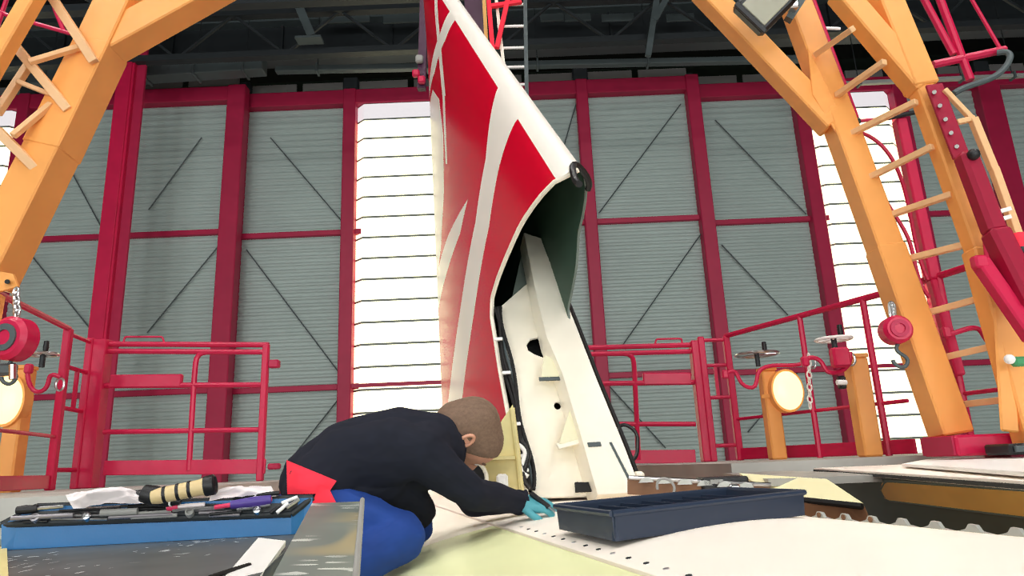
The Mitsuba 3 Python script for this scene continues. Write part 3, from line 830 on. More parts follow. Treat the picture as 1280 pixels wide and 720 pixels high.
scene['mat_livery'] = two({'type': 'principled', 'base_color': mikit.proc(_livery), 'roughness': 0.22, 'specular': 0.5, 'clearcoat': 0.6, 'clearcoat_gloss': 0.95})
FIN = FU
for side, cut in ((-1, LCUT), (1, RCUT)):
    obj('fin_skin', skin_grid(cut, side, 0.0), 'livery', FIN, smooth=True, label='glossy red fin skin with white stripes')
    inner = skin_grid(cut, side, .014); inner.invert()
    obj('fin_inner_skin', inner, 'green_primer', FIN, smooth=True, label='dark green inner side of the skin')
    zc = np.linspace(max(cut[0][0], -.25), cut[-1][0], 60); sc = np.interp(zc, [c[0] for c in cut], [c[1] for c in cut])
    obj('cut_rim', tube(fpt(sc, zc, side, .007), .012 if side < 0 else .007, 8), 'cream_paint' if side < 0 else 'rib_grey', FIN, smooth=40, label='pale rim of the opening')
obj('front_bulkhead', trimesh.convex.convex_hull(A([fpt(A(1.55), A(-.3), -1, .03), fpt(A(1.55), A(-.3), 1, .03), fpt(A(2.6), A(1.9), -1, .03), fpt(A(2.6), A(1.9), 1, .03),
                                                  fpt(A(1.58), A(-.3), -1, .03), fpt(A(1.58), A(-.3), 1, .03), fpt(A(2.63), A(1.9), -1, .03), fpt(A(2.63), A(1.9), 1, .03)])), 'deep_green', FIN)
seal = fpt(A([.02, .03, .10, .17]), A([1.335, 1.325, 1.30, 1.28]), 1, -.004)
obj('nose_rim', tube(spline([fpt(A(-.10), A(1.17), -1), fpt(A(-.03), A(1.245), -1), fpt(A(.03), A(1.322), 1), fpt(A(.10), A(1.31), 1), fpt(A(.18), A(1.27), 1)], 24), .016), 'black_plastic', FIN)

# ---- front spar
SN = unit(-AX * 1.0 + A([0, 0, .62])); SP0 = OR + AX * (LCUT[1][1] + .03) + A([0, 0, LCUT[1][0]])


def spl(pts, off=0.0): return [on_plane(x, y, SP0 + SN * off, SN) for x, y in pts]


def plate(pts, holes, off, th, back=True):
    from shapely.geometry import Polygon
    p = A(spl(pts, off)); x = BX; y = np.cross(SN, x); o = SP0 + SN * off
    to2 = lambda q: np.c_[(A(q) - o) @ x, (A(q) - o) @ y]
    poly = Polygon(to2(p), [to2(spl(h, off)) for h in holes]).buffer(0)
    m = trimesh.creation.extrude_polygon(poly, th, engine='earcut')
    m.vertices = m.vertices @ A([x, y, SN]) + o - SN * th
    return m


circ = lambda cx_, cy_, rx, ry, n=14: [(cx_ + rx * math.cos(t), cy_ + ry * math.sin(t)) for t in np.linspace(0, 2 * math.pi, n + 1)[:-1]]
HOLE = [(658, 431), (663, 424), (672, 422), (681, 423), (686, 427), (685, 438), (679, 447), (668, 443), (660, 438)]
SPAR = 'airplane__front_spar'
WEB = [(624, 385), (628, 400), (641, 477), (661, 587), (667, 622), (802, 618), (780, 557), (747, 477), (717, 400), (690, 335), (668, 330), (662, 352)]
obj('front_spar', plate(WEB, [HOLE, circ(697, 507, 4.5, 5)], 0, .012), 'cream_paint', FIN, label='cream front spar standing in the opening')
obj('hole_shade', plate([(630, 400), (662, 600), (790, 600), (700, 400), (660, 330)], [], -.09, .01), 'rubber', SPAR)  # black sheet behind the spar holes, standing in for the shade inside
RIDGE = [(655, 291), (671, 371), (683, 420), (703, 467), (727, 547), (747, 618)]
FRIGHT = [(802, 615), (780, 557), (747, 477), (717, 400), (690, 335), (676, 298)]
obj('spar_flange', plate(RIDGE + FRIGHT, [], .13, .128), 'cream_paint', SPAR)
obj('rib', plate([(640, 372), (646, 345), (652, 318), (658, 330), (662, 372)], [], -.02, .01), 'rib_grey', SPAR)
obj('gusset', prism(spl([(680, 446), (676, 473), (703, 472), (697, 452)], .075), .012, SN), 'gusset_shade_tint', SPAR)
obj('gusset_lip', beam(*spl([(674, 474), (704, 473)], .08), .02, .008, SN), 'grey_steel', SPAR)
obj('gusset', prism(spl([(712, 512), (698, 557), (728, 549), (722, 528)], .075), .012, SN), 'gusset_shade_tint', SPAR)  # same paint as the spar; its shading is put into the tint
obj('gusset_lip', beam(*spl([(697, 558), (728, 550)], .08), .03, .008, SN), 'cream_paint', SPAR)
obj('painted_hole', prism(spl([(718, 604), (735, 604), (739, 615), (719, 616)], .07), .01, SN), 'rubber', SPAR)  # black plate in place of a small hole, its inner shade painted
obj('slot', beam(*spl([(735, 556), (751, 555)], .133), .022, .006, SN), 'grey_steel', SPAR)
obj('groove', beam(*spl([(763, 553), (790, 606)], .132), .012, .004, SN), 'grey_steel', SPAR)
obj('edge_seal', tube(spline(spl([(680, 304), (692, 334), (719, 398), (749, 475), (782, 555), (803, 612)], .05), 30), .011), 'rubber', FIN)
obj('foot_fitting', box(spl([(799, 603)], .06)[0], (.05, .05, .10), .012), 'cream_paint', SPAR)
obj('cable_loop', tube(spline(spl([(772, 540), (784, 532), (794, 540), (797, 558), (792, 574), (782, 577), (776, 566)], .05), 30), .009), 'black_plastic', FIN)
for i, dx in enumerate((0, 2.5, 5, 7.5)):
    pts = [(618, 384), (623, 410), (630, 450), (638, 490), (646, 530), (654, 570), (659, 612)]
    obj('wire_bundle', tube(spline(spl([(x + dx + 2.5 * math.sin(j * 2.1 + i), y) for j, (x, y) in enumerate(pts)], .02 + .012 * (i % 2)), 40), .009), 'rubber' if i != 2 else 'grey_steel', FIN, label='black wire bundle beside the spar')
for x, y in ((623, 424), (633, 466), (645, 530), (652, 570), (655, 588)):
    obj('cable_tie', box(spl([(x, y)], .045)[0], (.045, .03, .016), .003), 'white_paint', FIN)
for pts, m in (([(648, 556), (656, 568), (652, 584), (660, 596)], 'white_paint'), ([(646, 574), (654, 590), (650, 604)], 'black_plastic'), ([(652, 552), (660, 575), (655, 598), (662, 610)], 'black_plastic')):
    obj('connector_lead', tube(spline(spl(pts, .06), 20), .010), m, FIN)
# root fitting left of the spar, primed yellow
def lpt(px, py, off): p = fhit(px, py, -1); return fpt(A(p[0]), A(p[1]), -1, -off)
Q = lambda x, y, d=0.0: P(x, y, 3.10 - d)
RP = obj('root_bracket', prism([Q(641, 506), Q(650, 560), Q(657, 634), Q(584, 636), Q(578, 606), Q(574, 574), Q(604, 560), Q(616, 545), Q(628, 525)], .02, (0, -1, 0)), 'yellow_primer', FU, label='yellow-beige primed bracket at the fin root')
obj('stiffener', tube([Q(640, 510, .03), Q(646, 560, .03), Q(654, 632, .03)], .012), 'yellow_primer', RP)
obj('shelf', beam(Q(574, 574, .05), Q(644, 572, .05), .05, .014), 'yellow_primer', RP)
obj('frame', tube(fillet([Q(574, 580, .05), Q(600, 577, .05), Q(610, 596, .05), Q(604, 618, .05), Q(582, 616, .05), Q(574, 581, .05)], .05), .009), 'cream_paint', RP)
obj('opening_shade', prism([Q(577, 583, .035), Q(599, 580, .035), Q(607, 596, .035), Q(602, 614, .035), Q(584, 612, .035)], .01, (0, -1, 0)), 'rubber', RP)  # black plate painted as the shade within the frame
obj('clamp', box(Q(628, 606, .05), (.05, .03, .09), .01), 'white_paint', RP)
obj('pin', rod(Q(616, 616, .06), Q(636, 616, .06), .01), 'chrome', RP)

# ------------------------------------------------------------------ right dock flap, fascia, strips behind the tray
k = thing('dock_flap', 'thick white-topped dock flap at the right with a long ochre panel in its edge', 'dock flap')
T0, T1 = on_z(1018, 590, -.115), on_z(1296, 614, -.115)
B0 = P(1066, 654, T0[1] - .1)
back0, back1 = on_z(1112, 577, -.10), A([4.2, 3.0, -.10])
far = A([4.2, T1[1] - .5, -.115]); T2 = T1 + (T1 - T0) * .02
obj('top_plate', prism([T0, T1, T2, A([4.2, T2[1], -.115]), A([4.2, T0[1], -.115]), ][::1], .022, (0, 0, 1)), 'crown_white', k)
lo = lambda p: p - A([0, 0, .002])
fl, fr = T0 + A([.03, .02, 0]), T2 + A([.03, .02, 0]); nf = unit(np.cross(fr - fl, B0 - fl)); nf = nf * (1 if nf @ (-fl) > 0 else -1)
B2 = on_plane(1300, 700, fl, nf)
face = prism([lo(fl), lo(fr), B2, B0], .02, -nf)
obj('edge_face', face, 'dock_greygreen', k)
nf = unit(np.cross(fr - fl, B0 - fl)); nf = nf * (1 if nf @ (-fl) > 0 else -1)
fp = lambda px, py, o=.008: on_plane(px, py, fl + nf * o, nf)
obj('ochre_panel', prism([fp(1104, 603), fp(1102, 612), fp(1108, 623), fp(1117, 626), fp(1300, 648), fp(1300, 613), fp(1112, 601)], .006, nf), 'ochre', k)
obj('panel_frame', tube(fillet([fp(1300, 613), fp(1108, 601), fp(1102, 612), fp(1110, 625), fp(1300, 648)], .05), .007), 'dock_greygreen', k)
obj('lip', beam(T0 + A([0, 0, .008]), T2 + A([0, 0, .008]), .010, .012), 'dark_steel', k)
obj('cover_sheet', prism([on_z(1128, 583, -.085), on_z(1296, 597, -.085), on_z(1296, 597, -.085) + A([1.5, 0, 0]), on_z(1170, 573, -.085) + A([1.2, 0, 0]), on_z(1170, 574, -.085)], .012, (0, 0, 1)), 'white_paint', k)
k = thing('fascia_board', 'pale cream-yellow board slanting below the grey deck at the right', 'board')
obj('board', prism([P(925, 594, 3.3), P(1034, 600, 2.95), P(1080, 632, 2.7), P(970, 620, 3.0)], .02, both=True), 'pale_yellow', k)
obj('brown_strip', prism([P(955, 622, 2.99), P(1078, 634, 2.69), P(1092, 662, 2.69), P(955, 652, 2.99)], .015, both=True), 'brown_sealant', k)
obj('seal', tube([P(966, 621, 2.98), P(1078, 633, 2.68)], .012), 'rubber', k)
a, b = P(786, 608, 2.95), P(962, 618, 2.75)
k = obj('hinge_strip', beam(a, b, .05, .06), 'brown_sealant', FU, label='brown strip with pale lugs behind the tray')
obj('rail', tube([a + A([0, -.03, .035]), b + A([0, -.03, .035])], .009), 'chrome', k)
for i in range(6):
    c = a + (b - a) * (.12 + i * .14)
    obj('lug', prism([c + A([-.03, -.04, .02]), c + A([.03, -.04, .02]), c + A([.02, -.04, .036]), c + A([0, -.04, .042]), c + A([-.02, -.04, .034])], .012, (0, -1, 0)), 'lug_metal', k)
k = thing('junction_box', 'small black box behind the right end of the navy tray', 'box')
obj('case', box(P(902, 604, 2.85), (.18, .12, .05), .006), 'black_plastic', k)
obj('label_plate', box(P(896, 602, 2.785), (.05, .004, .016)), 'pale_board', k)
k = thing('bracket_row', 'pale folded bracket in front of the black junction box', 'bracket')
obj('plate', tube(spline([P(822, 612, 2.6), P(828, 598, 2.6), P(836, 600, 2.6), P(842, 616, 2.6)], 16), .005), 'pale_board', k)
obj('clip', box(P(918, 612, 2.6), (.04, .03, .04), .008), 'chrome', k)

# ------------------------------------------------------------------ navy tray on the crown
TR = thing('tool_tray', 'long navy plastic tray with open dark compartments on the cream fuselage', 'tray')
f0 = A([.215, 1.70, 0]); f1 = A([.80, 2.06, 0]); e = A([-.11, .36, 0]); f0[2], f1[2] = -.183, -.173
q00, q10, q11, q01 = f0, f1, f1 + e, f0 + e; hz = A([0, 0, .062]); inw = lambda p, c, w: p + unit(c - p) * w
cc = (q00 + q11) / 2
def wall(p, q, th=.012, h=.062, flare=.006):
    n = np.cross(unit(q - p), [0, 0, 1.]); n *= (1 if n @ (cc - p) > 0 else -1)
    up = A([0, 0, h]); o = -n * flare
    return hexa([p, q, q + n * th, p + n * th, p + up + o, q + up + o, q + up + o + n * th, p + up + o + n * th])
obj('floor', hexa([q00, q10, q11, q01, q00 + A([0, 0, .008]), q10 + A([0, 0, .008]), q11 + A([0, 0, .008]), q01 + A([0, 0, .008])]), 'tray_inside', TR)
for p, q in ((q00, q10), (q10, q11), (q11, q01), (q01, q00)):
    obj('side', wall(p, q), 'tray_navy', TR)
for p, q in ((q00, q10), (q10, q11), (q11, q01), (q01, q00)):
    o = lambda v: v + hz + unit(v - cc) * .008
    obj('rim', tube([o(p), o(q)], .008), 'tray_navy', TR)
for i, u in enumerate((.14, .26, .38, .5, .62, .75, .87)):
    p = q00 + (q10 - q00) * u; q = q01 + (q11 - q01) * (u - .05)
    obj('divider', hexa([p + A([0, .01, .008]), q + A([0, -.01, .008]), q + A([.008, -.01, .008]), p + A([.008, .01, .008]), p + A([0, .01, .054]), q + A([0, -.01, .054]), q + A([.008, -.01, .054]), p + A([.008, .01, .054])]), 'tray_navy', TR)
    if i % 2 == 0:
        c = (p + q) / 2 + A([.035, .02, .03])
        obj('fastener_bag', box(c, (.05, .09, .03), .012), 'tool_grey' if i % 4 else 'pale_board', TR)

# ------------------------------------------------------------------ left near deck plate, flap, strip, toolbox and tools
k = thing('near_deck_plate', 'scuffed dark grey steel plate under the blue toolbox', 'deck plate')
ZP = -.16
obj('plate', hexa([A([x, y, z]) for z in (ZP - .03, ZP) for x, y in ((-2.6, .55), (-.30, .55), (-.60, 2.02), (-2.6, 2.02))]), 'worn_plate', k)
obj('edge_strip', box((-1.0, 1.12, ZP + .004), (.06, .9, .008)), 'yellow_primer', k) if False else None
obj('edge_strip', hexa([on_z(-60, 690, ZP) + A([0, 0, h]) for h in (0, .006)] + [on_z(8, 686, ZP) + A([0, 0, h]) for h in (0, .006)] + [on_z(10, 726, ZP) + A([0, 0, h]) for h in (0, .006)] + [on_z(-60, 740, ZP) + A([0, 0, h]) for h in (0, .006)]), 'yellow_primer', k)
obj('edge_beam', hexa([A([x, y, z]) for z in (-.33, ZP - .03) for x, y in ((-2.6, .9), (-1.5, .9), (-1.5, 2.0), (-2.6, 2.0))]), 'dark_steel', k)
k = thing('flap_plate', 'scuffed grey-green flap plate with a bright right edge beside the man’s blue trousers', 'flap plate')
g = [P(390, 629, 1.96), P(453, 626, 1.98), P(444, 735, 1.2), P(332, 735, 1.2)]
obj('plate', prism(g, .012), 'flap_plate', k)
obj('edge_trim', tube([g[1] + A([.0, 0, .003]), g[2] + A([.0, 0, .003])], .0065), 'pale_board', k)
k = thing('batten', 'short white batten lying on the scuffed plate in front of the toolbox', 'batten')
obj('batten', prism([P(323, 672, 1.62), P(357, 679, 1.60), P(318, 730, 1.16), P(276, 730, 1.17)], .012), 'white_paint', k)
obj('cable', tube(spline([on_z(312, 706, ZP + .006), on_z(292, 712, ZP + .006), on_z(262, 722, ZP + .006)], 12), .004), 'rubber', k)

BOX = thing('toolbox', 'shallow blue metal toolbox full of tools on the scuffed grey plate', 'toolbox')
zb_ = ZP + .001
b0, b1 = on_z(2, 688, zb_), on_z(364, 668, zb_)
r1 = P(391, 622, 2.0); t1 = P(364, 643, b1[1]); t0 = P(2, 656, b0[1]); r0 = r1 + (t0 - t1) * .98
bt = [b0, b1, A([r1[0] + .0, r1[1], zb_]), A([r0[0], r0[1], zb_])]; tp = [t0, t1, r1, r0]; bc = (tp[0] + tp[2]) / 2
def bwall(i, th=.010):
    j = (i + 1) % 4; n = unit(np.cross(bt[j] - bt[i], [0, 0, 1.])); n *= (1 if n @ (bc - bt[i]) > 0 else -1)
    return hexa([bt[i], bt[j], bt[j] + n * th, bt[i] + n * th, tp[i], tp[j], tp[j] + n * th, tp[i] + n * th])
for i in range(4): obj('side', bwall(i), 'box_blue', BOX)
for i in range(4): obj('rim', tube([tp[i], tp[(i + 1) % 4]], .0085), 'dark_steel', BOX)
ins = lambda i, d: tp[i] + unit(bc - tp[i]) * .016 - A([0, 0, d])
obj('foam_insert', hexa([ins(i, .035) for i in range(4)] + [ins(i, -.006) for i in range(4)]), 'foam_grey', BOX)
nb = unit(np.cross(tp[1] - tp[0], tp[3] - tp[0]))
def bp(px, py, h=0.0):                    # a point on the toolbox's filling, h above it
    return on_plane(px, py, tp[0] + nb * (h + .006), nb)


def bar(key, label, cat, a, b, r, m, grip=None, group=None, h=.0):
    k = thing(key, label, cat, group)
    p, q = bp(*a, r + h), bp(*b, r + h)
    obj('shaft', rod(p, q, r, 10), m, k)
    if grip:
        u = grip[0]; obj('grip', lathe([(0, 0), (r * 1.9, .002), (r * 2.3, np.linalg.norm(q - p) * u * .4), (r * 1.8, np.linalg.norm(q - p) * u), (0, np.linalg.norm(q - p) * u)], p, q - p, 12), grip[1], k, smooth=40)
    return k


k = thing('flashlight', 'beige cylindrical tool with dark rings lying on the pile in the toolbox', 'tool')
p, q = bp(190, 622, .05), bp(256, 608, .06); L = np.linalg.norm(q - p)
obj('barrel', lathe([(0, 0), (.017, 0), (.021, .02), (.021, L * .9), (.024, L), (0, L)], p, q - p, 20), 'tool_cream', k, smooth=30)
for u in (.25, .5, .72): obj('ring', lathe([(.016, -.004), (.0225, -.004), (.0225, .004), (.016, .004), (.016, -.004)], p + (q - p) * u, q - p, 20), 'black_plastic', k, smooth=30)
obj('head', lathe([(0, -.0), (.026, 0), (.027, .024), (.022, .028), (.016, .022), (0, .022)], q, q - p, 20), 'black_plastic', k, smooth=30)
k = thing('air_drill', 'black pistol-shaped power tool with white stripes in front of the beige tool', 'tool')
p, q = bp(178, 617, .035), bp(212, 624, .035); L = np.linalg.norm(q - p)
obj('body', lathe([(0, 0), (.024, .004), (.027, L * .5), (.02, L), (.008, L + .03), (0, L + .03)], p, q - p, 16), 'black_plastic', k, smooth=40)
obj('grip', beam(p + (q - p) * .2, bp(146, 622, .02), .04, .03, bev=.008), 'black_plastic', k)
for u in (.72, .9, 1.08): obj('stripe', lathe([(.0, -.004), (.024 - .006 * u, -.004), (.024 - .006 * u, .005), (0, .005)], p + (q - p) * u, q - p, 16), 'white_paint', k)
k = thing('cleaning_cloth', 'crumpled white cloth heaped at the left of the toolbox', 'cloth')
gx, gy = np.meshgrid(np.linspace(0, 1, 34), np.linspace(0, 1, 24), indexing='ij')
base = (bp(95, 641)[None, None] * ((1 - gx) * (1 - gy))[..., None] + bp(196, 637)[None, None] * (gx * (1 - gy))[..., None] + bp(84, 622)[None, None] * ((1 - gx) * gy)[..., None] + bp(190, 618)[None, None] * (gx * gy)[..., None])
import meshkit
hgt = .012 + .055 * np.sin(np.pi * np.clip(gx, .02, .98)) ** .7 * np.sin(np.pi * np.clip(.15 + gy * .8, 0, 1)) * (.45 + 1.0 * meshkit.fbm(np.stack([gx * 4, gy * 3, gx * 0], -1), 4, 3)) + .012 * meshkit.noise(np.stack([gx * 14, gy * 10, gx * 0], -1), 5)
v = base + hgt[..., None] * nb; f = []
for i in range(33):
    for j in range(23):
        a = i * 24 + j; f += [[a, a + 24, a + 25], [a, a + 25, a + 1]]
obj('cloth', trimesh.Trimesh(v.reshape(-1, 3), f, process=False), 'cloth_white', k, smooth=True)
k = thing('cleaning_cloth', 'thin white cloth lying behind the purple screwdriver', 'cloth')
gx, gy = np.meshgrid(np.linspace(0, 1, 24), np.linspace(0, 1, 12), indexing='ij')
c4 = [bp(262, 628), bp(346, 622), bp(266, 618), bp(340, 612)]
base = c4[0] * ((1 - gx) * (1 - gy))[..., None] + c4[1] * (gx * (1 - gy))[..., None] + c4[2] * ((1 - gx) * gy)[..., None] + c4[3] * (gx * gy)[..., None]
hgt = .006 + .03 * meshkit.fbm(np.stack([gx * 5, gy * 3, gx * 0], -1), 3, 9) * np.sin(np.pi * np.clip(gx, .03, .97)) + .012 * gy
v = base + hgt[..., None] * nb; f = []
for i in range(23):
    for j in range(11):
        a = i * 12 + j; f += [[a, a + 12, a + 13], [a, a + 13, a + 1]]
obj('cloth', trimesh.Trimesh(v.reshape(-1, 3), f, process=False), 'cloth_white', k, smooth=True)
bar('screwdriver', 'purple screwdriver with a pink collar near the right of the toolbox', 'screwdriver', (340, 624), (268, 634), .006, 'tool_pink', (.72, 'tool_purple'), h=.016)
bar('screwdriver', 'pink-tipped bar in front of the black power tool', 'screwdriver', (208, 634), (256, 630), .005, 'cloth_white', (.3, 'tool_pink'), h=.01)
bar('wrench', 'long steel bar lying across the middle of the toolbox', 'wrench', (216, 638), (318, 630), .005, 'chrome', h=.008)
bar('wrench', 'steel bar along the front edge of the toolbox', 'wrench', (136, 647), (216, 643), .005, 'tool_grey', h=.004)
bar('wrench', 'short steel bar in front of the purple screwdriver', 'wrench', (296, 637), (338, 631), .005, 'chrome', h=.006)
bar('wrench', 'grey rod beside the heaped white cloth', 'wrench', (126, 641), (172, 639), .009, 'pale_board', h=.008)
bar('punch', 'dark rod at the front right of the toolbox', 'tool', (262, 643), (302, 640), .005, 'black_plastic', h=.004)
bar('punch', 'dark rod near the back right corner of the toolbox', 'tool', (292, 622), (350, 616), .006, 'black_plastic', h=.006)
for i, (a, b, m, w) in enumerate((((338, 641), (352, 631), 'black_plastic', 'black pen-like bit leftmost in the cluster at the right end of the toolbox'), ((346, 641), (360, 629), 'white_paint', 'white bit second in the cluster at the right end of the toolbox'),
                               ((351, 638), (368, 627), 'black_plastic', 'black bit third in the cluster at the right end of the toolbox'), ((358, 635), (374, 624), 'chrome', 'silver bit fourth in the cluster at the right end of the toolbox'),
                               ((352, 629), (372, 621), 'white_paint', 'white bit at the back right corner of the toolbox'))):
    bar('drill_bit', w, 'drill bit', a, b, .005, m, group='bits at the right end of the toolbox', h=.006 + .004 * (i % 2))
for i in range(18):
    u0 = .06 + ((i * 61) % 90) / 115; v0 = .10 + ((i * 37) % 80) / 105; u1 = min(.95, u0 + .08 + ((i * 13) % 40) / 300); v1 = min(.9, max(.1, v0 + ((i * 7) % 9 - 4) * .03))
    q_ = lambda u, v: (tp[0] * (1 - u) + tp[1] * u) * (1 - v) + (tp[3] * (1 - u) + tp[2] * u) * v
    inv = lambda p: (640 + F * (p @ RT) / (p @ FWD), 360 - F * (p @ UP) / (p @ FWD))
    bar('tool_rod', 'thin %s rod lying loose among the tools in the toolbox' % ('black', 'grey', 'matt black', 'shiny', 'dark grey', 'pale')[i % 6], 'tool', inv(q_(u0, v0)), inv(q_(u1, v1)), .0035 + .001 * (i % 3), ('black_plastic', 'tool_grey', 'rubber', 'chrome', 'dark_steel', 'pale_board')[i % 6], group='loose rods in the toolbox', h=.001)
for i, (x, y, m, w) in enumerate(((238, 643, 'pale_board', 'small pale socket at the front of the toolbox'), (322, 640, 'chrome', 'small silver socket at the front right of the toolbox'), (110, 648, 'chrome', 'small silver socket at the front left of the toolbox'), (46, 650, 'tool_grey', 'grey socket at the far left of the toolbox'))):
    k = thing('socket', w, 'socket', 'sockets in the toolbox')
    c = bp(x, y, .0)
    obj('body', lathe([(0, 0), (.011, 0), (.011, .016), (.007, .018), (.006, .01), (0, .01)], c, nb, 12), m, k)
bar('wrench', 'long grey bar at the left end of the toolbox', 'wrench', (14, 648), (92, 644), .006, 'tool_grey', h=.006)
bar('screwdriver', 'dark handled screwdriver at the left end of the toolbox', 'screwdriver', (20, 638), (80, 633), .005, 'chrome', (.45, 'black_plastic'), h=.008)

# ------------------------------------------------------------------ the kneeling man
MAN = thing('person', 'kneeling man in navy jumper and blue trousers, head bent over his teal gloves', 'person')
PEL, MID, CHE, UPC = P(397, 618, 2.32), P(440, 577, 2.36), P(498, 566, 2.40), P(534, 562, 2.42)
HN, HFr = P(410, 640, 2.20), P(398, 622, 2.48)
SN_, SF_ = P(524, 566, 2.26), P(546, 552, 2.62)
NK, HC = P(556, 552, 2.46), P(587, 541, 2.50)
EN, WN = P(590, 617, 2.34), P(643, 627, 2.56)
EF, WF = P(592, 628, 2.76), P(648, 627, 2.78)
KN, AN = P(500, 664, 2.22), P(418, 712, 2.02)
KF, AF = P(516, 652, 2.56), P(430, 672, 2.42)
KN, KF, AN = KN - A([0, 0, .017]), KF - A([0, 0, .010]), AN - A([0, 0, .012])
U = unit([.93, .02, .20]); FD = unit([.22, .34, -.90]); FD = unit(FD - U * (FD @ U)); W = np.cross(FD, U); W = W * (1 if W[1] < 0 else -1)   # W: his right ear, towards us
HS = 1.10
hl = lambda u, f, w=0.0: HC + (U * u + FD * f + W * w) * HS

sweater = capsule_union([
    [(PEL + A([.02, 0, .03]), .140), (MID, .140)], [(PEL + A([.04, -.05, -.01]), .12), (P(478, 596, 2.34), .10)], [(MID, .140), (CHE, .150)], [(CHE, .150), (UPC, .132)],
    [(PEL + A([.03, -.10, .02]), .105), (MID + A([0, -.10, 0]), .105)], [(PEL + A([.03, .12, .03]), .095), (MID + A([0, .12, 0]), .11)],
    [(CHE + A([0, -.12, 0]), .105), (SN_, .082)], [(CHE + A([0, .14, 0]), .11), (SF_, .082)], [(SN_, .08), (UPC, .12)], [(SF_, .08), (UPC, .12)], [(MID + A([0, -.10, 0]), .105), (CHE + A([0, -.12, 0]), .11)],
    [(SN_, .080), ((SN_ + EN) / 2, .068), (EN, .056)], [(EN, .056), (WN, .043)], [(SF_, .080), (EF, .056)], [(EF, .056), (WF, .043)],
    [(P(478, 596, 2.34), .09), (P(512, 622, 2.42), .064), (P(527, 641, 2.50), .050)], [(UPC, .10), (NK - U * .03, .072)]], .016, 10, 22)  # lap chain: dark bulge modelled in place of the shaded far knee
v = sweater.vertices; fold = .016 * (meshkit.fbm(v * A([10, 9, 17]), 3, 4) - .5) + .004 * (meshkit.noise(v * A([30, 22, 40]), 6) - .5)
sweater.vertices = v + sweater.vertex_normals * fold[:, None]
obj('jumper', sweater, 'navy_wool', MAN, smooth=True, label='navy knitted jumper with a dark bulge in place of the shaded far knee')
trousers = capsule_union([
    [(PEL + A([0, 0, -.03]), .122), (HN, .095)], [(PEL + A([0, 0, -.03]), .122), (HFr, .095)], [(HN, .098), (KN, .076)], [(HFr, .10), (KF, .074)],
    [(KN, .078), ((KN * .45 + AN * .55) + A([0, 0, -.005]), .068), (AN, .054)], [(KF, .07), (AF, .054)]], .016, 10, 22)
v = trousers.vertices; fold = .020 * (meshkit.fbm(v * A([13, 10, 13]), 3, 8) - .5) + .006 * (meshkit.noise(v * A([26, 26, 26]), 2) - .5)
trousers.vertices = v + trousers.vertex_normals * fold[:, None]
obj('trousers', trousers, 'work_blue', MAN, smooth=True, label='bright blue work trousers')

body = capsule_union([
    [(PEL, .118), (MID, .12)], [(MID, .12), (CHE, .13)], [(CHE, .13), (UPC, .11)], [(SN_, .062), (UPC, .10)], [(SF_, .062), (UPC, .10)],
    [(SN_, .06), (EN, .042)], [(EN, .042), (WN, .030), (WN + unit(WN - EN) * .05, .028)], [(SF_, .06), (EF, .042)], [(EF, .042), (WF, .030), (WF + unit(WF - EF) * .05, .028)],
    [(PEL, .11), (HN, .085)], [(PEL, .11), (HFr, .085)], [(HN, .085), (KN, .062)], [(KN, .06), (AN, .04)], [(HFr, .085), (KF, .058)], [(KF, .055), (AF, .04)],
    [(UPC, .085), (NK, .060)], [(NK, .060), (hl(-.03, -.015), .062)],
    [(hl(.015, -.02), .092), (hl(.02, .03), .086), (hl(-.005, .0), .088)], [(hl(-.02, .05), .055), (hl(-.085, .058), .040), (hl(-.04, .0, .03), .045), (hl(-.04, .0, -.03), .045)],
    [(hl(-.10, .082), .020), (hl(-.075, .05), .04)],
    [(hl(.0, .100), .012), (hl(-.035, .118), .014), (hl(-.038, .098), .02)],                               # nose
    [(hl(.018, .088, .032), .017), (hl(.018, .088, -.032), .017)],                                          # brow
    [(hl(-.068, .098), .012), (hl(-.068, .085, .018), .012), (hl(-.068, .085, -.018), .012)]], .010, 6, 22)   # mouth
obj('body', body, 'skin', MAN, smooth=True)
for w in (1, -1):
    obj('eye', ball(hl(.0, .092, w * .030), .010), 'white_paint', MAN, smooth=True)
    obj('eyebrow', tube(spline([hl(.018, .104, w * .016), hl(.024, .104, w * .032), hl(.018, .092, w * .048)], 8), .0045, 6), 'hair', MAN)
    e = hl(-.014, -.004, w * .080); ea = np.linspace(0, 2 * math.pi, 19)[:-1]
    er = tube([e + U * (.030 * math.sin(t)) + FD * (.017 * math.cos(t) - .006 * math.sin(t)) + W * w * (.010 - .006 * math.cos(t)) for t in ea], .0065, 8, closed=True)
    obj('ear', join([er, trimesh.convex.convex_hull(A([e + U * (.026 * math.sin(t)) + FD * (.013 * math.cos(t)) + W * w * .003 for t in ea] + [e - W * w * .012]))]), 'skin', MAN, smooth=50)
cr = [(hl(.018, -.026), .0965), (hl(.022, .030), .0905), (hl(-.03, -.035), .086)]
hm = m3.Manifold.batch_hull([m3.Manifold.sphere(r, 48).translate([float(x) for x in c]) for c, r in cr]).refine_to_length(.008)
cutn = unit(-FD * .86 + U * .5); hm = hm.trim_by_plane([float(x) for x in cutn], float(HC @ cutn - .048))
me = hm.to_mesh(); hair = trimesh.Trimesh(me.vert_properties[:, :3], me.tri_verts); hair.vertices += hair.vertex_normals * (.002 * (meshkit.noise(hair.vertices * 160, 3) - .5))[:, None]
obj('hair', hair, 'hair', MAN, smooth=60, label='short cropped brown hair')
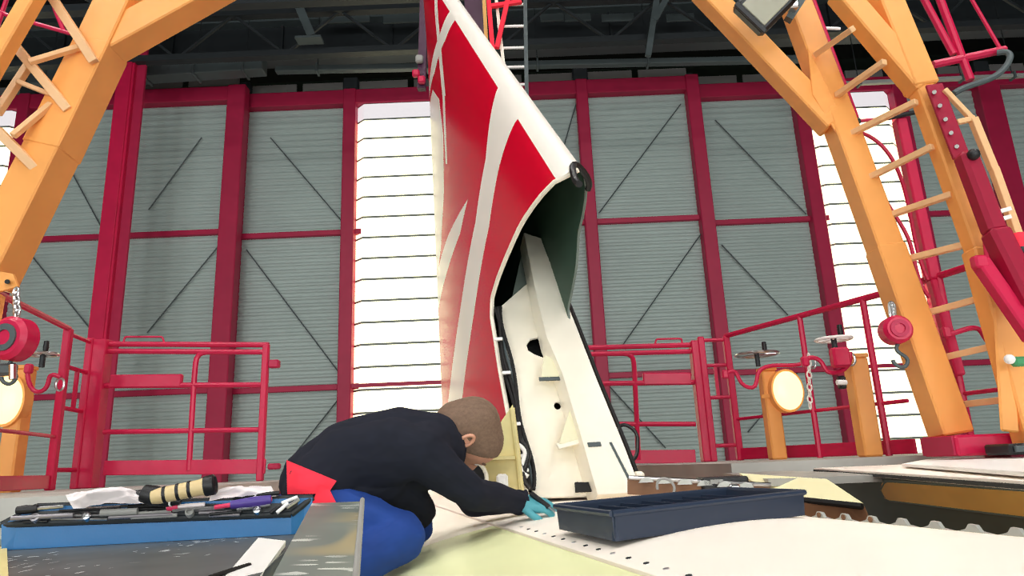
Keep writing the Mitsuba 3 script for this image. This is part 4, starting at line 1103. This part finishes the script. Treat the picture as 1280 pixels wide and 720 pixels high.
# collar
cn = unit(NK - UPC); x_, y_, _ = frame(cn); cc_ = NK - cn * .02
obj('collar', tube([cc_ + (x_ * math.cos(t) + y_ * math.sin(t)) * .074 for t in np.linspace(0, 2 * math.pi, 25)[:-1]], .011, 8, closed=True), 'navy_wool', MAN, smooth=True)
obj('shirt_collar', tube([cc_ + cn * .016 + (x_ * math.cos(t) + y_ * math.sin(t)) * .067 for t in np.linspace(0, 2 * math.pi, 25)[:-1]], .007, 8, closed=True), 'white_paint', MAN, smooth=True)


def glove(wrist, d, nrm, name, side):
    """a gloved hand: palm, four unequal curled fingers, thumb from the side of the palm"""
    d = unit(d); n = unit(nrm - d * (nrm @ d)); s = np.cross(d, n) * side
    pt = lambda x, y, z=0.0: wrist + d * x + s * y + n * z
    bones = [[(pt(-.02, -.018), .026), (pt(-.02, .018), .026), (pt(.03, -.026), .020), (pt(.03, .026), .020)],
             [(pt(.03, -.026), .020), (pt(.03, .026), .020), (pt(.085, -.032), .013), (pt(.085, .032), .014)]]
    for y, L, sp in ((-.033, .048, -.10), (-.011, .060, -.02), (.011, .065, .04), (.032, .058, .12)):
        q = pt(.085, y); dirs = []
        ang = .35
        prev = (q, .0115)
        for j, frac in enumerate((.45, .32, .23)):
            dd = unit(d * math.cos(ang) - n * math.sin(ang) + s * sp)
            nx = (prev[0] + dd * L * frac, (.0105, .0098, .0088)[j]); bones.append([prev, nx]); prev = nx; ang += .55
    q = (pt(.015, .030, -.004), .015); q1 = (pt(.045, .056, -.016), .0125); q2 = (pt(.075, .062, -.028), .0105)
    bones += [[(pt(.0, .018), .02), q], [q, q1], [q1, q2]]
    return obj(name, capsule_union(bones, .005, 6, 16), 'teal_glove', MAN, smooth=True, label='teal work glove')


glove(WN + unit(WN - EN) * .03, unit(A([.96, .12, -.16])), A([-.1, -.35, .93]), 'glove', 1)
glove(WF + unit(WF - EF) * .03, unit(A([.9, -.30, -.12])), A([0, .3, .95]), 'glove', -1)
for w_, e_ in ((WN, EN), (WF, EF)):
    dd = unit(w_ - e_); xx_, yy_, _ = frame(dd)
    obj('cuff', tube([w_ + dd * .028 + (xx_ * math.cos(t) + yy_ * math.sin(t)) * .036 for t in np.linspace(0, 2 * math.pi, 21)[:-1]], .009, 8, closed=True), 'navy_wool', MAN, smooth=True)
k = thing('seam_tool', 'small dark hand tool under the man’s teal glove', 'tool')
obj('handle', rod(P(664, 617, 2.60), P(686, 634, 2.56), .010), 'black_plastic', k)
obj('tip', rod(P(686, 634, 2.56), P(694, 640, 2.55), .005), 'chrome', k)
# shoes
for an, kn in ((AN, KN), (AF, KF)):
    d = unit(A([an[0] - kn[0], an[1] - kn[1], 0])); zf = float(an[2]) - .02
    toe = an + d * .17 + A([0, 0, -.03]); heel = an + d * .03 + A([0, 0, .03])
    obj('shoe', capsule_union([[(an + d * .02, .044), (an + d * .09 + A([0, 0, -.012]), .042)], [(an + d * .09 + A([0, 0, -.012]), .042), (toe, .030)]], .012, 6), 'shoe', MAN, smooth=True)
# red shirt tail round the waist: a cloth with its own thickness lying on the hips
from trimesh.ray.ray_triangle import RayMeshIntersector
both = RayMeshIntersector(trimesh.util.concatenate([sweater, trousers]))


def drape(corner, nu, nv, off):
    g = []
    for i in range(nu):
        for j in range(nv):
            a, b = i / (nu - 1), j / (nv - 1)
            g.append((1 - a) * (1 - b) * A(corner[0]) + a * (1 - b) * A(corner[1]) + a * b * A(corner[2]) + (1 - a) * b * A(corner[3]))
    g = A(g, float); D = A([ray(*q) for q in g]); hit = np.full(len(g), np.nan)
    loc, ir, _ = both.intersects_location(D * 0, D, multiple_hits=False)
    hit[ir] = loc[:, 1]
    hit = np.where(np.isnan(hit), np.nanmax(hit), hit).reshape(nu, nv)
    from scipy.ndimage import gaussian_filter
    hit = gaussian_filter(hit, 1.0, mode='nearest').reshape(-1)
    p = D * hit[:, None]; p -= D / np.linalg.norm(D, axis=1, keepdims=True) * (off + .006 * meshkit.noise(p * 26, 3))[:, None]
    q = p + D / np.linalg.norm(D, axis=1, keepdims=True) * .008; N = nu * nv; f = []
    for i in range(nu - 1):
        for j in range(nv - 1):
            a, b, c, d = i * nv + j, (i + 1) * nv + j, (i + 1) * nv + j + 1, i * nv + j + 1
            f += [[a, b, c], [a, c, d], [N + a, N + c, N + b], [N + a, N + d, N + c]]
    ring = [i * nv for i in range(nu)] + [(nu - 1) * nv + j for j in range(1, nv)] + [i * nv + nv - 1 for i in range(nu - 2, -1, -1)] + list(range(nv - 2, 0, -1))
    for a, b in zip(ring, ring[1:] + ring[:1]): f += [[a, b, N + b], [a, N + b, N + a]]
    return trimesh.Trimesh(np.vstack([p, q]), f, process=False)


obj('shirt_tail', drape([(358, 575), (421, 601), (410, 617), (359, 618)], 26, 16, .014), 'red_cloth', MAN, smooth=40, label='bright red shirt tail round the waist')
obj('shirt_tail', drape([(400, 606), (412, 612), (421, 630), (388, 632)], 14, 12, .020), 'red_cloth', MAN, smooth=40, label='lower flap of the red shirt tail')
